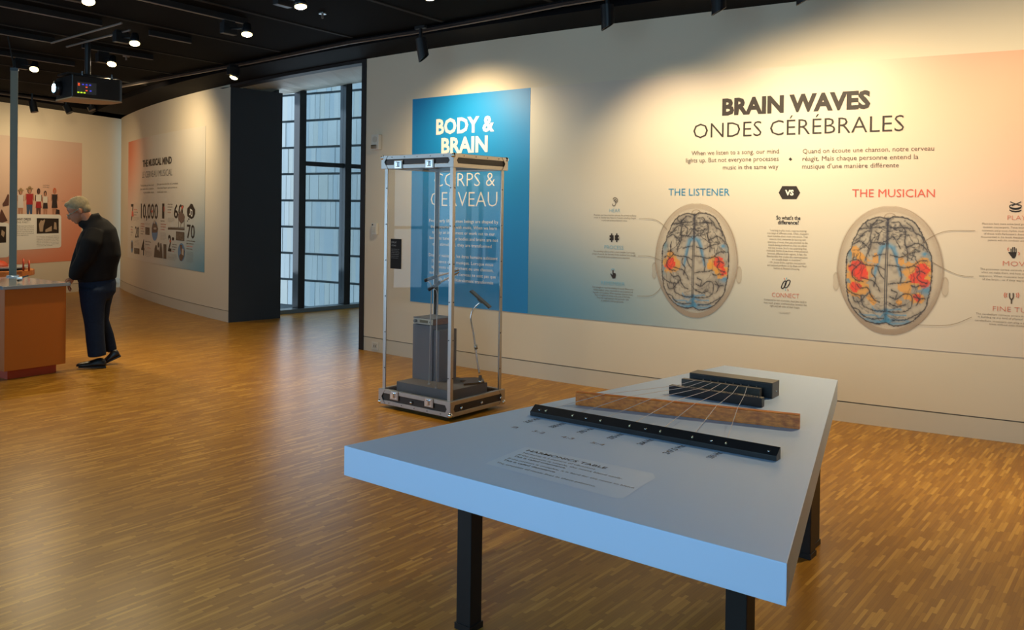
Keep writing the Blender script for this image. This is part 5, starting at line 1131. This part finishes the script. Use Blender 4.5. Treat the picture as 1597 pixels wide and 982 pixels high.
flat(mm2, 'photo_oval', ARC, [CZP(ell(463, 445, 42, 138, 26)), CZP(ell(835, 742, 48, 126, 26)), CZP(ell(147, 662, 14, 88, 20))], mat('photo_blue', (.10, .22, .38), .5), .007)
flat(mm2, 'photo_figure', ARC, [CZP([(425, 400), (440, 345), (455, 330), (480, 340), (500, 380), (512, 420), (495, 470), (430, 470)]), CZP([(815, 640), (850, 640), (845, 700), (880, 720), (870, 800), (840, 865), (815, 850), (805, 790), (830, 760)]), CZP([(140, 600), (156, 600), (158, 690), (138, 690)])], mat('photo_brown', (.13, .075, .05), .5), .0085)
flat(mm2, 'photo_highlight', ARC, [CZP(ell(462, 322, 14, 26, 12)), CZP(ell(470, 412, 20, 16, 12)), CZP([(845, 690), (870, 700), (868, 790), (840, 770)])], mat('photo_pale', (.45, .36, .28), .5), .0095)
flat(mm2, 'group_picture', ARC, [CZP([(452, 810), (462, 690), (478, 640), (492, 650), (498, 720), (512, 700), (530, 735), (540, 620), (556, 615), (566, 700), (575, 828)]), CZP(ell(517, 640, 14, 38, 14))], M['txt2'], .007)
flat(mm2, 'bird_picture', ARC, [CZP([(832, 95), (856, 85), (868, 100), (852, 150), (842, 190), (870, 210), (884, 250), (870, 310), (838, 342), (812, 320), (792, 280), (790, 210), (820, 180), (835, 140)]), CZP(rct(795, 280, 799, 395)), CZP(rct(825, 330, 829, 400)), CZP(rct(872, 290, 876, 400))], mat('photo_taupe', (.16, .10, .075), .5), .008)
flat(mm2, 'red_accent', ARC, [CZP([(148, 160), (162, 170), (172, 240), (150, 250), (142, 225)]), CZP([(412, 150), (430, 165), (442, 150), (436, 185), (424, 195)]), CZP([(590, 105), (602, 110), (600, 170), (592, 180)]), CZP([(670, 580), (690, 570), (692, 600), (676, 605)]), CZP([(835, 110), (860, 92), (862, 120), (845, 150)])], M['pred'], .009)
flat(mm2, 'speech_dot', ARC, [CZP(ell(718, 556, 16, 24, 12))], M['txt'], .007)

# ---- back wall mural
bm_ = empty('dress_the_part_mural', 'orange-pink mural with a row of costumed figures on the far back wall', 'mural')
sb1 = WALLB.hit(127, 320)[0]; zb1, zb0 = WALLB.hit(127, 223)[1], WALLB.hit(127, 405.5)[1]; sb0 = 0.3
strip(bm_, 'mural_sheet', WALLB, sb0, sb1, zb0, zb1, .004, mural_material('dress_mural_vinyl', (0.64, 0.44, 0.33), None, None, [((0.62, 0.50, 0.40), .55, 1.05, .7, .5, .7), ((0.74, 0.20, 0.09), 1.05, -.05, .42, 1.25, .9), ((0.74, 0.20, 0.09), .6, -.08, 1.0, .32, .95)]), 4)
def rrect(x0, y0, x1, y1, y2, y3, r=4): return [(x0, y0), (x1 - r, y1), (x1 - 1, y1 + 1), (x1, y1 + r), (x1, y2 - r), (x1 - 1, y2 - 1), (x1 - r, y2), (x0, y3)]
flat(bm_, 'white_card', WALLB, [rrect(18, 333.5, 95, 334.6, 386, 390.5), rrect(-60, 343, 13.6, 347.5, 401, 406)], M['white'], .007)
flat(bm_, 'photo', WALLB, [[(56.7, 340), (91, 340.6), (91, 363.4), (56.7, 364.2)], [(-20, 352), (9, 353), (9, 378), (-20, 380)]], M['txt'], .009)
flat(bm_, 'photo_detail', WALLB, [[(60, 349), (63, 343), (66, 344), (69, 341.5), (69.5, 344), (67, 352), (66, 361), (61, 361)], [(70, 358), (80, 352), (80, 360), (70, 362)], [(84, 346), (87, 347), (88, 358), (83, 357)], [(2, 358), (7, 362), (5, 370), (1, 366)]], mat('photo_sand', (.42, .30, .20), .5), .011)
lettering(bm_, 'card_heading', WALLB, [('WHY DRESS', (25, 343.6), (47.6, 343.2), 3.4, .03), ('THE PART?', (25, 348.2), (45, 348), 3.4, -.01)], M['txt2'], .009)
lettering(bm_, 'card_text', WALLB, [(s, (26, 353 + 2.9 * i), (52 - (8 if i > 4 else 0), 352.7 + 2.9 * i), 1.7, 0) for i, s in enumerate(('Performers have long used', 'clothes to tell a story about', 'the music they are making', 'and the crowd they belong to', 'from ranch to runway and', 'every stage between'))] + [(s, (56.6, 369 + 2.5 * i), (91 - (10 if i == 6 else 0), 368.4 + 2.4 * i), 1.3, 0) for i, s in enumerate(('Un costume raconte une histoire', 'avant même la première note et', 'signale au public le style', 'de la musique à venir, du', 'ranch au podium et partout', 'entre les deux, selon les', 'artistes de scène'))], M['txt3'], .009)
lettering(bm_, 'caption_text', WALLB, [('look sharp', (66.5, 289.4), (76.5, 289.8), 1.8, 0), ('on the stage', (66.5, 292.2), (76, 292.6), 1.8, 0), ('and off', (95.5, 314), (101, 314.4), 1.6, 0)], M['txt3'], .009)
FG = mat('fig_skin', (.42, .20, .12), .6); cm = {k: mat('fig_' + k, c, .6) for k, c in dict(straw=(.33, .21, .10), pale=(.58, .52, .48), red=(.35, .02, .025), jean=(.04, .08, .16), dark=(.03, .02, .02), redhair=(.55, .10, .03), white=(.66, .60, .52), deep=(.10, .04, .03)).items()}
def body(x, t, b, w_, top, bot, hair, hat=None, legs=FG, skin=FG, split=.62):
    h = b - t; hy = t + h * .12
    flat(bm_, 'figure_legs', WALLB, [[(x - w_ * .34, t + h * split), (x + w_ * .34, t + h * split), (x + w_ * .30, b), (x + w_ * .06, b), (x, t + h * .8), (x - w_ * .06, b), (x - w_ * .30, b)]], legs, .008)
    flat(bm_, 'figure_torso', WALLB, [[(x - w_ * .44, t + h * .26), (x + w_ * .44, t + h * .26), (x + w_ * .34, t + h * .5), (x + w_ * .36, t + h * (split + .03)), (x - w_ * .36, t + h * (split + .03)), (x - w_ * .34, t + h * .5)]], top, .009)
    if bot: flat(bm_, 'figure_skirt', WALLB, [[(x - w_ * .33, t + h * .52), (x + w_ * .33, t + h * .52), (x + w_ * .42, t + h * .76), (x - w_ * .42, t + h * .76)]], bot, .010)
    flat(bm_, 'figure_arm', WALLB, [[(x - w_ * .46, t + h * .27), (x - w_ * .36, t + h * .28), (x - w_ * .40, t + h * .5), (x - w_ * .5, t + h * .5)], [(x + w_ * .46, t + h * .27), (x + w_ * .36, t + h * .28), (x + w_ * .40, t + h * .5), (x + w_ * .5, t + h * .5)]], skin, .0105)
    flat(bm_, 'figure_hair', WALLB, [ell(x, hy + .6, w_ * .24, h * .115, 12)], hair, .011); flat(bm_, 'figure_face', WALLB, [ell(x, hy + 1.6, w_ * .15, h * .085, 12)], skin, .012)
    if hat: flat(bm_, 'figure_hat', WALLB, [ell(x, hy - h * .045, w_ * .42, h * .035, 14), ell(x, hy - h * .08, w_ * .2, h * .06, 12)], hat, .013)
body(31.5, 293.5, 333.5, 11.5, cm['pale'], cm['pale'], cm['deep'], cm['straw']); body(45.5, 291, 333.8, 14, cm['red'], None, cm['deep'], cm['straw'], cm['jean']); body(59.5, 292.5, 334, 11, cm['white'], cm['red'], cm['dark'], None, cm['deep'], cm['deep'])
body(70, 296.5, 334.2, 9.5, cm['white'], cm['dark'], cm['dark'], None, FG); body(84.5, 292, 334.2, 11, cm['dark'], cm['dark'], cm['redhair'], None, FG)
flat(bm_, 'figure_bag', WALLB, [[(87, 326), (92, 327), (92.5, 334), (86, 333.6)]], cm['dark'], .011)
flat(bm_, 'figure_boot', WALLB, [[(7, 312), (11.5, 302), (13.4, 304), (13, 320), (4, 322), (3, 318)], [(0, 330), (2, 326), (11, 344), (3, 347), (-3, 346)]], cm['deep'], .011)

# ================================================================== THE VISITOR
man = empty('person', 'grey haired man in black jacket and dark jeans looking down beside the plinth', 'person')
PB = onz(148, 571.5, 0); er = Vector((PB.x, PB.y, 0)).normalized(); el = Vector((er.y, -er.x, 0))     # el: to the right in view, er: away
def mp_(x, y, d=0.0):     # picture position on the man's own plane, d metres further away
    a = PB + er * d; PLm = Plane(a.xy, (a + el).xy, 1); return PLm.pos(*PLm.hit(x, y), 0)
def sculpt(mb, name, material, parent, vox=.012, it=3):
    o = mb.build(name, material, parent, True); m = o.modifiers.new('remesh', 'REMESH'); m.mode = 'VOXEL'; m.voxel_size = vox; m.use_smooth_shade = True
    s = o.modifiers.new('smooth', 'SMOOTH'); s.iterations = it; s.factor = .6; return o
ax3 = Matrix((el, er, EZ)).transposed()
# body: head, neck, trunk, arms, hands and legs as one surface
hc = mp_(121.5, 327)
hb_ = MB(); fw = (-el * .88 - EZ * .47).normalized(); upv = (EZ * .88 - el * .47).normalized(); hax = Matrix((fw, er, upv)).transposed()
hb_.ball(hc + upv * .025 - fw * .012, (.100, .076, .095), 20, 14, hax); hb_.ball(hc + fw * .030 - upv * .045, (.068, .060, .078), 18, 12, hax); hb_.ball(hc + fw * .058 - upv * .098, (.030, .032, .028), 12, 8, hax)
hb_.ball(hc + fw * .104 - upv * .036, (.018, .014, .020), 10, 8, hax); hb_.tube([hc + fw * .090 - upv * .006, hc + fw * .112 - upv * .034], [.009, .013], 8)
hb_.ball(hc + fw * .092 - upv * .070, (.010, .024, .006), 10, 6, hax); hb_.ball(hc + fw * .090 - upv * .080, (.009, .021, .005), 10, 6, hax)
for s_ in (-1, 1):
    hb_.ball(hc + fw * .076 + er * .030 * s_ - upv * .006, (.012, .013, .009), 8, 6, hax); hb_.ball(hc - fw * .012 + er * .076 * s_ - upv * .022, (.018, .009, .031), 10, 8, hax)
hb_.tube([hc - upv * .05 - fw * .03, mp_(139, 347), mp_(147, 360)], [.058, .058, .07], 14)
hb_.loft([(mp_(150, 352), .14, .07), (mp_(151, 375), .17, .10), (mp_(150, 405), .15, .10), (mp_(151, 432), .16, .11), (mp_(151, 448), .15, .10)], er, 14)
def limb(pts, rs): hb_.tube([mp_(*p) for p in pts], rs, 10)
NA = [(147, 362, -.17), (146, 396, -.22), (120, 422, -.17), (115, 430, -.15)]; FA = [(143, 362, .17), (136, 398, .20), (120, 420, .16), (114, 429, .13)]
limb(NA, [.04, .030, .028, .025]); limb(FA, [.04, .030, .028, .025])
limb([(148, 445, -.09), (146.5, 503, -.10), (151, 556, -.10)], [.07, .05, .04]); limb([(158, 445, .08), (158.5, 500, .10), (168, 524, .12), (173.5, 548, .14)], [.07, .045, .038, .035])
for (wx, wy, wd) in ((115, 430, -.15), (114, 429, .13)):      # hands: palm, four curled fingers, thumb
    wv_ = mp_(wx, wy, wd); dn = (-EZ * .9 - el * .43).normalized(); inn = (-el * .9 + EZ * .43).normalized()
    hb_.ball(wv_ + dn * .045, (.022, .040, .045), 12, 8, Matrix((inn, er, -dn)).transposed())
    for k_, ln in enumerate((.066, .076, .071, .055)):
        b0 = wv_ + dn * .078 + er * (-.030 + .020 * k_); hb_.tube([b0, b0 + dn * ln * .45 - inn * .006, b0 + dn * ln * .8 - inn * .024, b0 + dn * ln * .9 - inn * .042], [.0095, .009, .0085, .007], 8)
    b0 = wv_ + dn * .03 + er * (-.036 if wd < 0 else -.036) + inn * .01; hb_.tube([b0, b0 + dn * .03 + inn * .022 - er * .012, b0 + dn * .058 + inn * .024 - er * .012], [.012, .011, .009], 8)
sculpt(hb_, 'body', M['skin'], man, .007, 2)
# eyes and glasses
for s_ in (-1, 1): MB().ball(hc + fw * .083 + er * .030 * s_ - upv * .006, .008, 8, 6).build('eye', M['white'], man, True)
gl = MB()
for s_ in (-1, 1):
    g0 = hc + fw * .105 + er * .031 * s_ - upv * .010; pts = [g0 + er * .021 * math.cos(k * PI / 6) + upv * .014 * math.sin(k * PI / 6) for k in range(13)]; gl.tube(pts, .0028, 6)
    gl.tube([hc + fw * .103 + er * .052 * s_ - upv * .008, hc + fw * .05 + er * .074 * s_ - upv * .006, hc - fw * .015 + er * .084 * s_ + upv * .006], .0032, 6)
gl.tube([hc + fw * .108 + er * -.010 - upv * .008, hc + fw * .108 + er * .010 - upv * .008], .0028, 6); gl.build('glasses', mat('steel_glasses', (.30, .42, .36), .3, .5), man)
# short hair: cap over crown and nape
hr = MB(); hr.ball(hc + upv * .040 - fw * .022, (.103, .082, .088), 22, 14, hax); hr.ball(hc - fw * .062 - upv * .012, (.052, .070, .062), 16, 10, hax); hr.ball(hc + fw * .045 + upv * .085, (.045, .055, .028), 14, 8, hax)
sculpt(hr, 'hair', M['hair'], man, .008, 2)
# jacket
jk = MB()
jk.loft([(mp_(146, 343), .075, .075), (mp_(150, 350), .15, .115), (mp_(154, 359), .205, .160), (mp_(153.5, 376), .225, .192), (mp_(154, 396), .222, .205), (mp_(151.5, 413), .212, .188), (mp_(151, 428), .20, .182), (mp_(152, 437), .195, .175)], er, 28)
jk.loft([(mp_(131, 352), .06, .045), (mp_(146, 342), .078, .060), (mp_(157, 337), .07, .04)], er, 18)      # turned-up collar
jk.tube([mp_(122, 348), mp_(131, 348), mp_(146, 348)], [.030, .060, .075], 16)
jk.tube([mp_(150, 362, -.15), mp_(143, 378, -.22), mp_(134, 402, -.22), mp_(121, 420, -.19), mp_(115.5, 434, -.155)], [.085, .095, .085, .068, .052], 16)
jk.tube([mp_(143, 362, .15), mp_(134, 380, .20), mp_(126, 402, .20), mp_(119, 420, .18), mp_(114.5, 433, .14)], [.08, .085, .08, .066, .05], 16)
for k_, (x, y, d) in enumerate(((140, 395, -.30), (130, 408, -.27), (150, 400, -.2), (165, 405, -.17), (160, 420, -.17))): jk.tube([mp_(x - 5, y - 5, d + .02), mp_(x, y, d - .0), mp_(x + 3, y + 8, d + .03)], .014, 8)
sculpt(jk, 'jacket', M['jacket'], man, .014, 3)
# jeans
jn = MB()
jn.loft([(mp_(152, 428), .17, .150), (mp_(152, 440), .185, .172), (mp_(152, 452), .185, .170), (mp_(149, 462), .15, .140)], er, 22)
jn.tube([mp_(146, 450, -.09), mp_(145, 478, -.10), mp_(147, 503, -.10), mp_(149, 530, -.10), mp_(151.5, 555, -.10)], [.135, .108, .090, .086, .083], 18)
jn.tube([mp_(158, 450, .08), mp_(157, 478, .09), mp_(158.5, 500, .10), mp_(168, 524, .12), mp_(173.5, 546, .14)], [.125, .092, .068, .060, .056], 18)
sculpt(jn, 'jeans', M['jeans'], man, .012, 3)
# shoes
def shoe(heel, toe, d, lift, name='shoe'):
    h_, t_ = mp_(heel[0], heel[1], d), mp_(toe[0], toe[1], d); ax = (t_ - h_); L_ = ax.length; ax.normalize(); up_ = er.cross(ax).normalized(); up_ = up_ if up_.z > 0 else -up_
    s = MB(); V = []
    for (q, wd2, tp_) in ((0, .030, .055), (.10, .036, .085), (.28, .038, .090), (.45, .040, .068), (.65, .047, .050), (.85, .044, .042), (.97, .026, .030), (1.0, .012, .016)):
        c = h_ + ax * (L_ * q); k = []
        for (a, b2) in ((-1, 0), (-1, .45), (-.65, .9), (0, 1), (.65, .9), (1, .45), (1, 0)): k.append(c + er * a * wd2 + up_ * (b2 * tp_))
        V += k
    n = 7; Fc = [tuple(range(7)), tuple(range(49, 56))[::-1]]
    for i in range(7):
        for j in range(7): Fc.append((i * n + j, i * n + (j + 1) % n, (i + 1) * n + (j + 1) % n, (i + 1) * n + j))
    s.add(V, Fc); o = s.build(name, M['shoe'], man, True); b_ = o.modifiers.new('sub', 'SUBSURF'); b_.levels = 1; b_.render_levels = 2
    so = MB().hexa([h_ - er * .034 - up_ * .012, h_ + er * .034 - up_ * .012, t_ + er * .036 - up_ * .010 - ax * .02, t_ - er * .036 - up_ * .010 - ax * .02, h_ - er * .034 + up_ * .004, h_ + er * .034 + up_ * .004, t_ + er * .036 + up_ * .004 - ax * .02, t_ - er * .036 + up_ * .004 - ax * .02]).build('sole', M['leg'], o, bevel=.004)
    return o
shoe((165.5, 571.0), (118.5, 571.5), -.10, 0); shoe((188, 553.5), (161, 566.5), .10, 0)

for r in [o for o in bpy.data.objects if o.type == 'EMPTY' and o.parent is None]:
    kids = [c for c in r.children if c.type == 'MESH']
    if kids: rebase(r)
